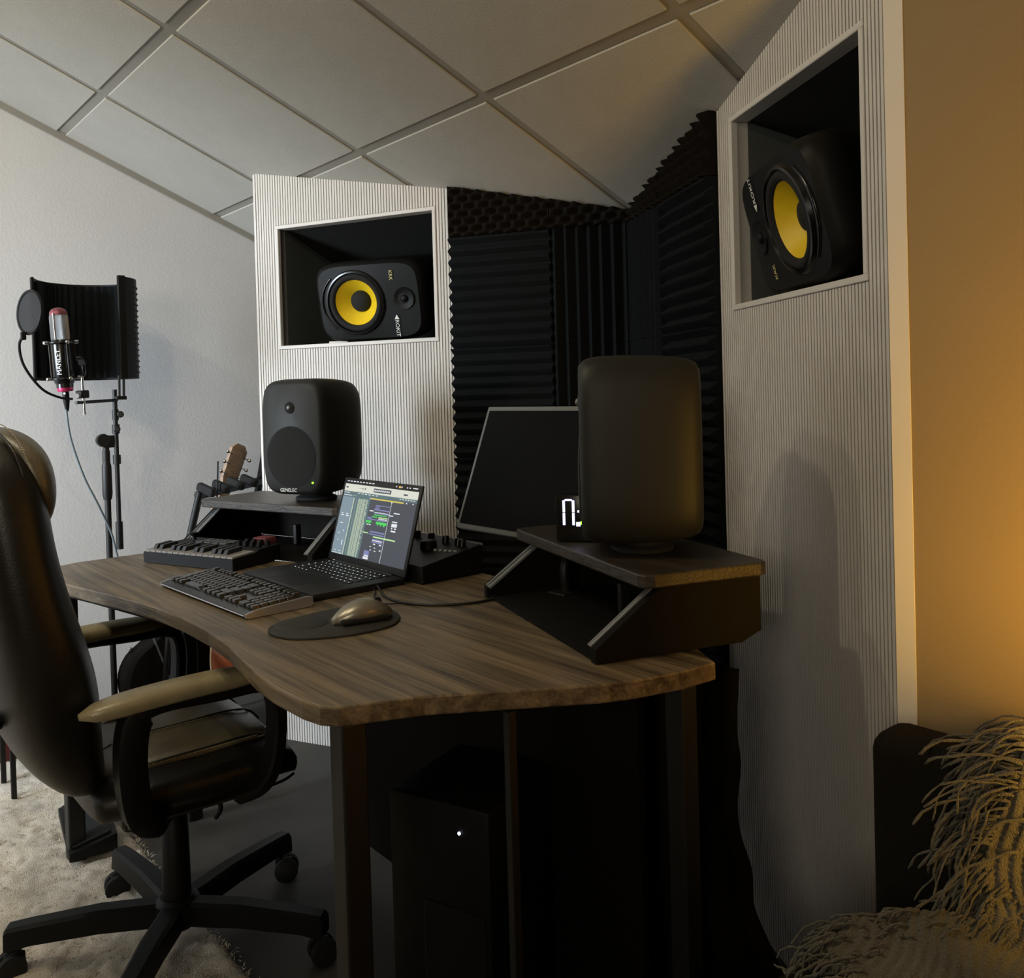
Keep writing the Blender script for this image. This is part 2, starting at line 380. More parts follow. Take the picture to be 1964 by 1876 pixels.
# ------------------------------------------------------------------ acoustic foam corner
def foam_wall(name, P, Q):
    d = Vector((Q[0] - P[0], Q[1] - P[1])); L_ = d.length; rz = math.atan2(d.y, d.x)
    bm = new(); zt = lambda s: ceil_z(P[1] + s * math.sin(rz))
    prism(bm, [(0, 0), (L_, 0), (L_, zt(L_)), (0, zt(0))], 0.0, 0.03, 'y')
    o = obj(name, bm, M['niche']); o['kind'] = 'structure'; o.location = (P[0], P[1], 0); o.rotation_euler = (0, 0, rz)
    return o, L_, zt
def tri(t):  # rounded ridge profile 0..1
    t = t % 1.0; v = 1 - abs(2 * t - 1); return v * v * (3 - 2 * v) * 0.35 + v * 0.65
def foam_piece(parent, s0, s1, z0, z1f, kind, m, pitch=0.0345, amp=0.028, base=0.014):
    wd = s1 - s0; z1m = max(z1f(s0), z1f(s1)); hh = z1m - z0
    if kind == 'h': nu, nv = 1, max(6, int(hh / pitch * 8))
    elif kind == 'v': nu, nv = max(6, int(wd / pitch * 8)), 1
    else: nu, nv = int(wd / 0.0052), int(hh / 0.0052)
    def w_(u, v):
        if kind == 'h': return base + amp * tri(v / pitch)
        if kind == 'v': return base + amp * tri(u / pitch)
        return base + 0.017 * (1 + 0.5 * math.sin(2 * PI * (u + v) / 0.045) + 0.5 * math.sin(2 * PI * (u - v) / 0.045))
    bm = new()
    def f(i, j):
        s = s0 + wd * i; zz = z0 + (z1f(s) - z0) * j
        return (s, -w_(s - s0, zz - z0), zz)
    V = grid(bm, f, nu, nv)
    B = [[bm.verts.new((V[i][j].co.x, -0.001, V[i][j].co.z)) for j in (0, nv)] for i in range(nu + 1)]
    for i in range(nu):
        bm.faces.new((V[i][0], B[i][0], B[i + 1][0], V[i + 1][0])); bm.faces.new((V[i][nv], V[i + 1][nv], B[i + 1][1], B[i][1]))
    for i in (0, nu):
        fb = [V[i][j] for j in range(nv + 1)] + [B[i][1], B[i][0]]
        bm.faces.new(fb if i else fb[::-1])
    return obj('foam_panel', bm, m, parent, smooth=25)
for nm, P, Q, order in (('wall_foam_left', (-2.192, 1.607), (-1.703, 1.901), 0), ('wall_foam_right', (-1.703, 1.901), (-1.206, 1.63), 1)):
    o, Lw, zt = foam_wall(nm, P, Q)
    cols = [(0.0, 0.318, 'h'), (0.318, Lw, 'v')] if order == 0 else [(0.0, 0.255, 'v'), (0.255, Lw - 0.012, 'h')]
    for (a, b_, kd) in cols:
        z = 0.0
        tops = [0.30, 0.63, 0.96, 1.29, 1.625]
        for tz in tops:
            foam_piece(o, a + 0.001, b_ - 0.001, z + 0.001, (lambda s, q=tz: q), kd, M['foam']); z = tz
        foam_piece(o, a + 0.001, b_ - 0.001, 1.627, (lambda s, zt=zt: zt(s) - 0.002), 'e', M['eggfoam'])

# ------------------------------------------------------------------ desk
D0 = Vector((-1.69, 0.85, 0.0))
desk = thing('studio_desk', 'large dark wood topped studio desk with curved front and raised rack shelves', 'desk', D0)
top = [(-2.42, 0.475), (-2.30, 0.497), (-2.197, 0.52), (-2.08, 0.543), (-1.963, 0.566), (-1.848, 0.584), (-1.722, 0.593), (-1.589, 0.592), (-1.463, 0.581), (-1.375, 0.566),
       (-1.295, 0.553), (-1.22, 0.547), (-1.13, 0.549), (-1.092, 0.556), (-1.070, 0.572), (-1.022, 0.684), (-0.952, 0.790), (-0.888, 0.886), (-0.866, 0.935), (-0.845, 1.01), (-0.838, 1.085),
       (-0.95, 1.15), (-1.38, 1.24), (-1.62, 1.25), (-1.90, 1.21), (-1.98, 1.052), (-2.154, 0.978), (-2.30, 0.955), (-2.535, 0.925), (-2.53, 0.60), (-2.49, 0.50)]
bm = new(); prism(bm, top, 0.712, 0.74, 'z', bev=0.003); obj('tabletop', bm, M['tabletop'], desk, origin=D0)
bm = new()
inner = [(x + (-1.69 - x) * 0.05, y + (0.85 - y) * 0.08) for x, y in top]
prism(bm, inner, 0.700, 0.7125, 'z'); obj('underlay', bm, M['blackwood'], desk, origin=D0)
for (x, y, lw) in ((-1.118, 0.612, 0.040), (-0.985, 0.80, 0.014), (-0.890, 1.065, 0.036), (-2.42, 0.55, 0.04), (-2.46, 0.86, 0.04)):
    bm = new(); box(bm, (x, y, 0.35), (lw, lw, 0.70), bev=lw * 0.1); obj('leg', bm, M['greymetal'], desk, origin=D0)
bm = new(); box(bm, (-1.47, 1.06, 0.40), (1.0, 0.018, 0.62), bev=0.002); obj('modesty_panel', bm, M['blackwood'], desk, origin=D0)
def hutch(P, e):
    e = Vector((e[0], e[1], 0)).normalized(); g = Vector((-e.y, e.x, 0))
    R = Matrix((e, g, Vector((0, 0, 1)))).transposed(); P = Vector((P[0], P[1], 0))
    def fin(nm, bm, m_, **k):
        for v in bm.verts: v.co = R @ v.co + P
        return obj(nm, bm, m_, desk, origin=D0, **k)
    bm = new(); r = 0.02; Ls, Ds = 0.545, 0.235
    poly = [(r, 0), (Ls - r, 0), (Ls - 0.006, 0.006), (Ls, r), (Ls, Ds - r), (Ls - 0.006, Ds - 0.006), (Ls - r, Ds), (r, Ds), (0.006, Ds - 0.006), (0, Ds - r), (0, r), (0.006, 0.006)]
    prism(bm, poly, 0.850, 0.872, 'z', bev=0.003); fin('shelf', bm, M['shelfwood'])
    prof = [(-0.075, 0.741), (-0.075, 0.763), (-0.066, 0.771), (0.045, 0.850), (0.228, 0.850), (0.228, 0.757), (0.19, 0.741)]
    for s in (0.028, Ls - 0.028):
        bm = new(); prism(bm, prof, s - 0.009, s + 0.009, 'x', bev=0.0012, seg=1); fin('rack_side', bm, M['blackwood'])
        bm = new(); box(bm, (s + (0.014 if s < 0.2 else -0.014), -0.012, 0.8065), (0.016, 0.150, 0.004), R3(math.radians(35.5), 0, 0)); fin('rack_rail', bm, M['bezelgrey'])
        bm = new(); box(bm, (s + (0.006 if s < 0.2 else -0.006), -0.014, 0.8095), (0.002, 0.150, 0.003), R3(math.radians(35.5), 0, 0)); fin('rail_edge', bm, M['brushed'])
    bm = new(); box(bm, (Ls / 2, 0.205, 0.797), (Ls - 0.08, 0.012, 0.105)); fin('rack_back', bm, M['blackwood'])
    bm = new(); prism(bm, [(0.037, -0.070), (Ls - 0.037, -0.070), (Ls - 0.037, 0.19), (0.037, 0.19)], 0.7405, 0.746, 'z'); fin('rack_floor', bm, M['blackwood'])
    bm = new(); box(bm, (Ls / 2 + 0.02, 0.10, 0.775), (0.012, 0.02, 0.055), bev=0.002); fin('cable_clip', bm, M['greymetal'])
    return R, P
hutch((-2.541, 0.931), (0.953, 0.303)); hutch((-1.427, 1.183), (0.948, -0.318))

# ------------------------------------------------------------------ studio monitors on the shelves
def genelec(name, label, loc, rz, group):
    t = thing(name, label, 'speaker', loc, rz, group)
    Wd, Hh, Dp = 0.237, 0.348, 0.215; zc = 0.022 + Hh / 2; n = 56
    bm = new(); secs = []
    for (yf, s, bulge) in ((-0.004, 0.86, 0), (0.000, 0.90, 0), (0.006, 0.945, 0), (0.016, 0.975, 0), (0.035, 0.995, 0), (0.07, 1.0, 0), (0.12, 0.99, 0), (0.165, 0.965, 0), (0.195, 0.92, 0), (0.210, 0.86, 0), (0.215, 0.78, 0)):
        secs.append([(p[0], yf - Dp / 2, zc + p[1]) for p in (sup(2 * PI * (k + 0.5) / n, Wd / 2 * s, Hh / 2 * (1 - (1 - s) * 0.7), 5.2) for k in range(n))])
    loft(bm, secs); obj('cabinet', bm, M['genelec'], t, smooth=60)
    yf = -0.004 - Dp / 2
    bm = new(); lathe(bm, [(0.0175, 0), (0.0165, 0.003), (0.014, 0.004)], (0, yf, zc + 0.088), (0, -1, 0), 24); obj('tweeter_ring', bm, M['grille'], t, smooth=40)
    bm = new(); sphere(bm, (0, yf - 0.004, zc + 0.088), (0.0080, 0.0055, 0.0080)); obj('tweeter_dome', bm, M['domegrey'], t, smooth=60)
    bm = new(); lathe(bm, [(0.089, 0), (0.089, 0.003), (0.086, 0.0045), (0.06, 0.0065), (0.03, 0.0078), (0.001, 0.008)], (0, yf + 0.001, zc - 0.058), (0, -1, 0), 56); obj('woofer_grille', bm, M['grille'], t, smooth=40)
    bm = new(); torus(bm, (0, yf, zc - 0.058), (0, 1, 0), 0.0905, 0.0016, 56, 6); obj('grille_edge', bm, M['blackplastic'], t, smooth=60)
    bm = new(); lathe(bm, [(0.0030, 0), (0.0030, 0.002), (0.001, 0.0028)], (0.078, yf, zc - 0.132), (0, -1, 0), 12); obj('power_led', bm, M['greenled'], t)
    t.scale = (0.91 if rz > 0 else 0.93,) * 3
    text('lettering', 'GENELEC', 0.0150, M['whiteink'], t, Matrix.Translation((-0.012, yf - 0.0012, zc - 0.156)) @ Matrix.Rotation(PI / 2, 4, 'X'))
    bm = new(); lathe(bm, [(0.060, 0), (0.066, 0.004), (0.064, 0.010), (0.050, 0.016), (0.050, 0.026)], (0, 0.0, 0.0), (0, 0, 1), 28)
    for v in bm.verts: v.co.y *= 0.9
    obj('rubber_foot', bm, M['rubber'], t, smooth=40)
    return t
genelec('studio_monitor', 'dark grey monitor speaker on the left desk shelf, front showing, green light', (-2.252, 1.157, 0.872), math.radians(24), 'studio monitors on the desk shelves')
genelec('studio_monitor', 'dark grey monitor speaker seen from its side on the right desk shelf', (-1.060, 1.175, 0.872), math.radians(-46), 'studio monitors on the desk shelves')

def krk(label, loc, rz, tilt, flip):
    t = thing('niche_speaker', label, 'speaker', loc, 0.0, 'yellow coned speakers in the wall niches', rot=(0, 0, rz))
    zc = 0.0
    Rm = R3(-tilt, 0, 0) @ (R3(0, PI, 0) if flip else R3())
    def fin(nm, bm, m_, smooth=False):
        for v in bm.verts: v.co = Rm @ v.co
        return obj(nm, bm, m_, t, smooth=smooth)
    Wd, Hh, Dp = 0.385, 0.262, 0.27; n = 60
    bm = new(); secs = []
    for (yy, s) in ((-0.010, 0.90), (0.0, 0.955), (0.012, 0.985), (0.035, 1.0), (0.06, 0.99), (0.075, 0.955), (0.09, 0.945), (0.20, 0.93), (0.262, 0.92), (0.27, 0.90)):
        secs.append([(p[0], yy, p[1]) for p in (sup(2 * PI * (k + 0.5) / n, Wd / 2 * s, Hh / 2 * s, 5.5) for k in range(n))])
    # front left open around the driver: the baffle is a separate ring mesh
    prev = None
    for s_ in secs:
        Rg = [bm.verts.new(p) for p in s_]
        if prev: bridge(bm, prev, Rg)
        prev = Rg
    bm.faces.new(prev)
    fin('cabinet', bm, M['blackplastic'], 50)
    cx = -0.045; rr = 0.104
    bm = new()
    out = [bm.verts.new((p[0], -0.010, p[1])) for p in (sup(2 * PI * (k + 0.5) / n, Wd / 2 * 0.90, Hh / 2 * 0.90, 5.5) for k in range(n))]
    mid = [bm.verts.new((cx + rr * math.cos(math.atan2(v.co.z, v.co.x - cx)), -0.013, rr * math.sin(math.atan2(v.co.z, v.co.x - cx)))) for v in out]
    bridge(bm, out, mid); fin('baffle', bm, M['blackplastic'], 50)
    bm = new(); lathe(bm, [(rr + 0.001, 0.013), (rr - 0.003, 0.020), (0.096, 0.021), (0.092, 0.014)], (cx, 0, 0), (0, -1, 0), 56, cap=False); fin('driver_trim', bm, M['glossblack'], 40)
    bm = new(); lathe(bm, [(0.0925, 0.014), (0.089, 0.019), (0.083, 0.0205), (0.077, 0.018), (0.0725, 0.011)], (cx, 0, 0), (0, -1, 0), 56, cap=False); fin('rubber_surround', bm, M['rubber'], 60)
    bm = new(); lathe(bm, [(0.0735, 0.012), (0.063, 0.000), (0.050, -0.013), (0.039, -0.024), (0.033, -0.029)], (cx, 0, 0), (0, -1, 0), 56, cap=False); fin('woofer_cone', bm, M['cone'], 60)
    bm = new(); lathe(bm, [(0.0355, -0.030), (0.034, -0.021), (0.027, -0.013), (0.015, -0.008), (0.001, -0.006)], (cx, 0, 0), (0, -1, 0), 40); fin('dust_cap', bm, M['rubber'], 60)
    bm = new(); lathe(bm, [(0.036, 0.0105), (0.034, 0.016), (0.024, 0.0125), (0.014, 0.0105)], (0.124, 0, 0.004), (0, -1, 0), 32); fin('tweeter_surround', bm, M['blackplastic'], 40)
    bm = new(); sphere(bm, (0.124, -0.012, 0.004), (0.012, 0.008, 0.012)); fin('tweeter_dome', bm, M['blackplastic'], 60)
    bm = new()
    for k in range(24):   # curved bass port along the far side of the driver
        a0 = PI - 0.75 + 1.5 * k / 23
    pth = [(cx + 0.118 * math.cos(PI - 0.85 + 1.7 * k / 16), -0.012, 0.108 * math.sin(PI - 0.85 + 1.7 * k / 16)) for k in range(17)]
    tube(bm, pth, 0.0045, 8); fin('port_lip', bm, M['glossblack'], 60)
    base = (Rm.to_4x4() @ Matrix.Translation((0.092, -0.0160, -0.080)) @ Matrix.Rotation(PI / 2, 4, 'X') @ Matrix.Rotation(-PI / 2, 4, 'Z'))
    text('lettering', '\u25c4ROKIT', 0.0185, M['whiteink'], t, base)
    base = (Rm.to_4x4() @ Matrix.Translation((0.088, -0.0160, 0.080)) @ Matrix.Rotation(PI / 2, 4, 'X') @ Matrix.Rotation(-PI / 2, 4, 'Z'))
    text('badge', 'KRK', 0.0165, M['goldink'], t, base)
    # wedge block under the raised rear
    bm = new(); box(bm, (-0.14, 0.10, -0.128), (0.07, 0.12, 0.018), bev=0.003); obj('wedge_block', bm, M['trim'], t)
    return t
krk('black speaker with full yellow cone lying in the niche left of the foam', (-2.475, 1.482, 1.459), math.radians(33), math.radians(-13), False)
krk('black speaker with yellow cone in the niche beside the yellow lit wall', (-0.953, 1.486, 1.463), math.radians(-37), math.radians(-15), True)

# ------------------------------------------------------------------ dark screen behind the desk
ms = thing('computer_monitor', 'switched off computer monitor with grey bezel tilted back before the foam', 'monitor', (-1.59, 1.35, 0.74))
tl = math.radians(21); Rt = R3(-tl, 0, 0); cz = 0.07 + 0.166
def mloc(bm):
    for v in bm.verts: v.co = Rt @ v.co + Vector((0, 0.06, 0.07 + 0.155))
bm = new(); box(bm, (0, 0.012, 0), (0.548, 0.022, 0.332), bev=0.004); mloc(bm); obj('bezel', bm, M['bezelgrey'], ms, smooth=30)
bm = new(); box(bm, (0, 0.0003, 0), (0.522, 0.002, 0.306)); mloc(bm); obj('screen', bm, M['screenblack'], ms)
bm = new(); box(bm, (0, 0.035, 0), (0.36, 0.03, 0.2), bev=0.008); mloc(bm); obj('rear_housing', bm, M['blackplastic'], ms)
bm = new(); tube(bm, [(0.27, -0.12, 0.005), (0.27, -0.12, 0.07), (0.24, -0.03, 0.10), (0.20, 0.09, 0.15), (0.02, 0.14, 0.20)], 0.010, 10, smooth_path=4); obj('stand_neck', bm, M['greymetal'], ms, smooth=60)
bm = new(); box(bm, (0.27, -0.125, 0.005), (0.05, 0.05, 0.010), bev=0.003); obj('stand_base', bm, M['greymetal'], ms)

# ------------------------------------------------------------------ laptop
lp = thing('laptop', 'open dark laptop showing a music editing timeline on its screen', 'laptop', (-1.825, 0.943, 0.74))
bm = new(); box(bm, (0, 0, 0.008), (0.350, 0.222, 0.014), bev=0.003); obj('base', bm, M['spacegrey'], lp, smooth=30)
key1 = mesh_from('key', (lambda b_: (box(b_, (0, 0, 0), (0.0150, 0.0135, 0.0016)), b_)[1])(new()), M['keyblack'])
bml = new()
rows = [[1] * 14, [1] * 13 + [1.5], [1.5] + [1] * 12 + [1], [1.8] + [1] * 11 + [1.8], [2.3] + [1] * 10 + [2.3], [1, 1, 1, 1.25, 5.6, 1.25, 1, 1, 1, 1]]
for r, row in enumerate(rows):
    tot = sum(row); u = 0.272 / tot; x = -0.136
    for wd in row:
        cx = x + wd * u / 2; cy = 0.088 - r * 0.0178
        inst('key', key1, lp, (cx, cy, 0.0157), scale=((wd * u - 0.003) / 0.0150, 1, 1))
        if wd < 5:
            box(bml, (cx - (0.25 * wd * u if wd > 1.4 else 0), cy, 0.0167), (0.0030 * (1.8 if wd > 1.4 else 1), 0.0020, 0.0003))
        x += wd * u
o = obj('key_legends', bml, M['legend'], lp); o['kind'] = 'stuff'
bm = new(); box(bm, (0, -0.062, 0.0151), (0.135, 0.080, 0.0006)); obj('trackpad', bm, M['spacegrey'], lp)
a_ = math.radians(16); Rs = R3(-a_, 0, 0); HS = 0.205
def sloc(bm):
    for v in bm.verts: v.co = Rs @ v.co + Vector((0, 0.110, 0.0155))
bm = new(); box(bm, (0, 0.003, HS / 2), (0.350, 0.005, HS), bev=0.0015); sloc(bm); obj('lid', bm, M['spacegrey'], lp, smooth=30)
bm = new(); tube(bm, [(-0.13, 0.108, 0.013), (0.13, 0.108, 0.013)], 0.005, 8); obj('hinge', bm, M['spacegrey'], lp, smooth=60)
SW, S0, S1 = 0.330, 0.016, HS - 0.015
def q(bm, u0, v0, u1, v1, lay):   # u to the right, v downwards, 0..1
    x0 = -SW / 2 + SW * u0; x1 = -SW / 2 + SW * u1; z1 = S1 - (S1 - S0) * v0; z0 = S1 - (S1 - S0) * v1
    box(bm, ((x0 + x1) / 2, 0.0003 - 0.00012 * lay, (z0 + z1) / 2), (x1 - x0, 0.0002, z1 - z0))
def layer(nm, key, quads, lay, stuff=True):
    bm = new()
    for c in quads: q(bm, *c, lay)
    sloc(bm); o = obj(nm, bm, S[key], lp)
    return o
layer('display_panel', 'dark', [(0, 0, 1, 1)], 0)
layer('toolbar', 'light', [(0, 0, 1, 0.105)], 1)
layer('header_band', 'teal', [(0, 0.105, 1, 0.150), (0, 0.15, 0.40, 0.185), (0.17, 0.185, 0.40, 1)], 1)
layer('inspector_column', 'slate', [(0, 0.185, 0.165, 1)], 2)
rnd = random.Random(3); dq = [(0.165, 0.19, 0.173, 1)]
for r in range(62):
    v = 0.195 + r * 0.0129
    dq += [(0.205, v, 0.209, v + 0.004), (0.235, v, 0.262, v + 0.0065), (0.268, v, 0.290, v + 0.0065), (0.297, v, 0.297 + rnd.uniform(0.035, 0.045), v + 0.0065), (0.348, v, 0.348 + rnd.uniform(0.015, 0.032), v + 0.0065)]
layer('track_names', 'dots', dq, 3)['kind'] = 'stuff'
layer('cycle_bar', 'yellow', [(0.405, 0.158, 0.840, 0.178)], 2)
layer('playhead', 'white', [(0.690, 0.18, 0.6935, 1), (0.682, 0.178, 0.700, 0.192)] + [(0.87, .16, .885, .175), (.95, .16, .965, .175), (.395, .16, .402, .18)]
      + [(0.21 + .05 * k, 0.118, 0.24 + .05 * k, 0.128) for k in range(6)] + [(0.78 + .035 * k, 0.118, 0.80 + .035 * k, 0.128) for k in range(6)] + [(0.01, .120, .09, .130), (0.01, .158, .13, .166), (.15, .158, .16, .166), (.18, .158, .19, .166)]
      + [(0.03, 0.42, 0.06, 0.43), (0.03, .445, .07, .46), (.10, .42, .13, .43), (.10, .445, .14, .46), (.04, .56, .08, .57), (.05, .70, .06, .72), (.11, .66, .12, .68), (.05, .80, .07, .81), (.12, .80, .13, .87), (.04, .95, .06, .96), (.10, .95, .13, .96), (.02, .985, .09, .995), (.11, .985, .15, .995)], 4)
layer('green_regions', 'green', [(0.49, .372, .66, .385), (0.47, .40, .54, .415), (0.40, .465, .475, .495), (0.54, .465, .68, .50), (0.41, .497, .42, .51), (.44, .497, .455, .51), (.56, .50, .57, .52), (.60, .50, .61, .52), (.64, .50, .66, .52)], 3)
layer('lilac_regions', 'lilac', [(0.49, .245, .68, .255), (.49, .262, .55, .275), (.49, .285, .55, .297), (.48, .30, .68, .316), (.49, .352, .72, .362), (.41, .42, .47, .435), (.41, .44, .68, .452), (.48, .60, .68, .618), (.48, .635, .68, .65), (.53, .70, .68, .712), (.53, .735, .68, .75), (.46, .87, .53, .93)], 3)
layer('white_regions', 'white', [(0.42, .325, .475, .34), (.49, .34, .68, .349), (.69, .352, .745, .366), (.745, .312, .82, .327), (.745, .425, .81, .44), (.745, .455, .815, .50), (.75, .51, .765, .53), (.79, .51, .81, .53), (.75, .545, .81, .565), (.54, .715, .67, .728), (.56, .76, .59, .775), (.64, .76, .67, .775),
      (.52, .80, .54, .812), (.58, .81, .60, .822), (.53, .845, .55, .857), (.59, .85, .61, .862), (.655, .83, .675, .845), (.42, .515, .445, .528), (.455, .515, .475, .528), (.47, .93, .53, .95), (.46, .955, .53, .985), (.56, .42, .68, .43), (.56, .435, .68, .438)], 4)
layer('pale_regions', 'pale', [(.39, .63, .465, .642), (.54, .665, .83, .682), (.56, .40, .68, .412)], 4)
layer('position_display', 'lcd', [(0.42, 0.025, 0.655, 0.080), (.82, .05, .87, .07), (.20, .045, .21, .055), (.23, .045, .24, .055), (.26, .04, .27, .06), (.29, .04, .305, .06), (.02, .04, .05, .06)], 2)
layer('position_digits', 'white', [(0.43 + 0.027 * k, 0.04, 0.447 + 0.027 * k, 0.065) for k in range(8)] , 4)
layer('menu_bar_text', 'white', [(0.02 + 0.045 * k, -0.045, 0.048 + 0.045 * k, -0.032) for k in range(9)] + [(.70 + .035 * k, -0.045, .715 + .035 * k, -0.03) for k in (0, 2, 4, 5)] + [(.92, -.045, .98, -.033)], 1)
layer('menu_bar_badge', 'amber', [(0.74, -0.047, 0.765, -0.025)], 2)

# ------------------------------------------------------------------ typing keyboard
kb = thing('computer_keyboard', 'glossy black keyboard with silver ends in front of the laptop', 'keyboard', (-1.832, 0.738, 0.74), math.radians(2))
bm = new(); prism(bm, [(-0.072, 0.004), (-0.066, 0.001), (0.066, 0.001), (0.070, 0.006), (0.070, 0.019), (0.060, 0.0215), (-0.048, 0.0150), (-0.072, 0.009)], -0.212, 0.212, 'x', bev=0.001, seg=1)
obj('case', bm, M['keygloss'], kb, smooth=30)
for s in (-1, 1):
    bm = new(); prism(bm, [(-0.072, 0.003), (-0.066, 0.0005), (0.067, 0.0005), (0.071, 0.006), (0.071, 0.020), (0.060, 0.0225), (-0.048, 0.0160), (-0.073, 0.010)], s * 0.212, s * 0.218, 'x', bev=0.0008, seg=1)
    obj('end_cap', bm, M['brushed'], kb, smooth=30)
bm = new(); tube(bm, [(-0.212, -0.0725, 0.0065), (0.212, -0.0725, 0.0065)], 0.0012, 6); obj('front_strip', bm, M['brushed'], kb)
kme = mesh_from('key', (lambda b_: (prism(b_, [(-0.0082, 0), (0.0082, 0), (0.0062, 0.0065), (-0.0062, 0.0065)], -0.008, 0.008, 'y', bev=0.0012, seg=1), b_)[1])(new()), M['keygloss'], smooth=30)
def slope(y): return 0.0215 + (y - 0.060) * 0.060
def krow(y, spans):
    for (x, wd) in spans: inst('key', kme, kb, (x, y, slope(y) - 0.0005), (math.radians(3.4), 0, 0), (wd, 1, 1))
u = 0.0188
krow(0.050, [(-0.195, 0.85)] + [(-0.195 + u * (1.7 + k + 0.5 * (k // 4)), 0.85) for k in range(12)] + [(0.085 + u * k, 0.85) for k in range(3)] + [(0.150 + u * 0.95 * k, 0.8) for k in range(3)])
for r, (off, first, last) in enumerate(((0, 1, 1.9), (0.5, 1.45, 1.45), (0.75, 1.7, 2.1), (1.25, 2.2, 2.6))):
    y = 0.028 - r * 0.0182; L_ = [(-0.200 + u * (first / 2 - 0.25), first * 0.97)]; x = -0.200 + u * (first + 0.25)
    while x < 0.048 - u * (last - 0.5): L_.append((x, 1)); x += u
    L_.append(((x - u / 2 + 0.066) / 2, (0.066 - (x - u / 2)) / u)); krow(y, L_)
    if r in (0, 1): krow(y, [(0.085 + u * k, 1) for k in range(3)])
    if r == 3: krow(y, [(0.085 + u, 1)])
    krow(y, [(0.148 + u * 0.95 * k, 0.92) for k in range(4)])
krow(-0.0448, [(-0.196, 1.2), (-0.173, 1.1), (-0.150, 1.1), (-0.086, 5.2), (-0.022, 1.1), (0.000, 1.1), (0.024, 1.1), (0.050, 1.3), (0.085, 1), (0.085 + u, 1), (0.085 + 2 * u, 1), (0.157, 1.8), (0.184, 0.92), (0.202, 0.92)])

# ------------------------------------------------------------------ mouse mat and mouse
bm = new(); pts = spline([Vector((x, y, 0)) for x, y in [(-1.553, 0.782), (-1.535, 0.70), (-1.49, 0.662), (-1.43, 0.667), (-1.392, 0.705), (-1.365, 0.770), (-1.368, 0.842), (-1.41, 0.888), (-1.47, 0.905), (-1.525, 0.885), (-1.553, 0.84), (-1.553, 0.782)]], 4)[:-1]
prism(bm, [(p.x, p.y) for p in pts], 0.7402, 0.7445, 'z', bev=0.0012)
mp = thing('mouse_mat', 'black teardrop mouse mat with a padded wrist rest near the desk edge', 'mouse mat', (-1.46, 0.78, 0.74)); obj('mat', bm, M['pad'], mp, origin=(-1.46, 0.78, 0.74), smooth=40)
bm = new(); sphere(bm, (-0.035, -0.050, 0.002), (0.052, 0.052, 0.008), 24, 12, R3(0, 0, math.radians(-12))); obj('wrist_rest', bm, M['pad'], mp, smooth=60)
mo = thing('computer_mouse', 'rounded grey cordless mouse resting on the black mat', 'mouse', (-1.436, 0.822, 0.7447), math.radians(-12))
bm = new(); secs = []
for k in range(13):
    tt = k / 12; y = -0.056 + 0.112 * tt; pr_ = math.sin(PI * min(max(tt, 0.03), 0.97)) ** 0.5
    wd = 0.033 * pr_ * (1 - 0.08 * math.sin(PI * tt)); hh = 0.040 * (math.sin(PI * min(max(tt * 0.86 + 0.05, .02), .98)) ** 0.75)
    secs.append([(wd * math.cos(2 * PI * j / 24), y, max(0.0, hh * 0.42 + hh * 0.58 * math.sin(2 * PI * j / 24)) if math.sin(2 * PI * j / 24) > -0.7 else 0.0) for j in range(24)])
loft(bm, secs); obj('shell', bm, M['mouse'], mo, smooth=60)
bm = new(); box(bm, (0, 0.0, 0.006), (0.062, 0.092, 0.010), bev=0.0045); obj('side_grip', bm, M['rubber'], mo, smooth=40)
bm = new(); lathe(bm, [(0.008, -0.003), (0.009, 0), (0.008, 0.003)], (0, 0.030, 0.030), (1, 0, 0), 16); obj('scroll_wheel', bm, M['rubber'], mo)

# ------------------------------------------------------------------ midi keyboard controller
mk = thing('midi_keyboard', 'small black piano style controller with pads at the left end of the desk', 'midi keyboard', (-2.262, 0.860, 0.74), math.radians(21.5))
bm = new(); prism(bm, [(-0.082, 0.002), (0.080, 0.002), (0.082, 0.042), (0.010, 0.040), (-0.004, 0.034), (-0.082, 0.030)], -0.160, 0.160, 'x', bev=0.0015, seg=1); obj('case', bm, M['blackplastic'], mk, smooth=30)
wk = mesh_from('white_key', (lambda b_: (box(b_, (0, 0, 0), (0.0196, 0.072, 0.005), bev=0.0008, seg=1), b_)[1])(new()), M['whitekey'])
bk = mesh_from('black_key', (lambda b_: (prism(b_, [(-0.030, 0), (0.024, 0), (0.024, 0.012), (-0.022, 0.012)], -0.0066, 0.0066, 'x', bev=0.0008, seg=1), b_)[1])(new()), M['keyblack'])
for k in range(15):
    inst('white_key', wk, mk, (-0.147 + 0.021 * k, -0.044, 0.0338), (math.radians(3), 0, 0))
    if k < 14 and k % 7 in (0, 1, 3, 4, 5): inst('black_key', bk, mk, (-0.1365 + 0.021 * k, -0.036, 0.0355), (math.radians(3), 0, 0))
pdm = mesh_from('drum_pad', (lambda b_: (box(b_, (0, 0, 0), (0.024, 0.024, 0.004), bev=0.001, seg=1), b_)[1])(new()), mat('pad_rubber_grey', (0.06, 0.062, 0.06), 0.6, bump=0.1))
for k in range(8): inst('drum_pad', pdm, mk, (-0.068 + 0.029 * (k % 4), 0.030 + 0.029 * (k // 4), 0.0425))
knm = mesh_from('knob', (lambda b_: (lathe(b_, [(0.0065, 0), (0.006, 0.012), (0.005, 0.013)], n=14), b_)[1])(new()), M['blackplastic'], smooth=40)
for k in range(8): inst('knob', knm, mk, (0.070 + 0.023 * (k % 4), 0.028 + 0.028 * (k // 4), 0.041))
bm = new(); lathe(bm, [(0.006, 0), (0.005, 0.008), (0.011, 0.014), (0.012, 0.019), (0.008, 0.020)], (-0.125, 0.055, 0.041), n=18); obj('joystick', bm, M['blackplastic'], mk, smooth=40)
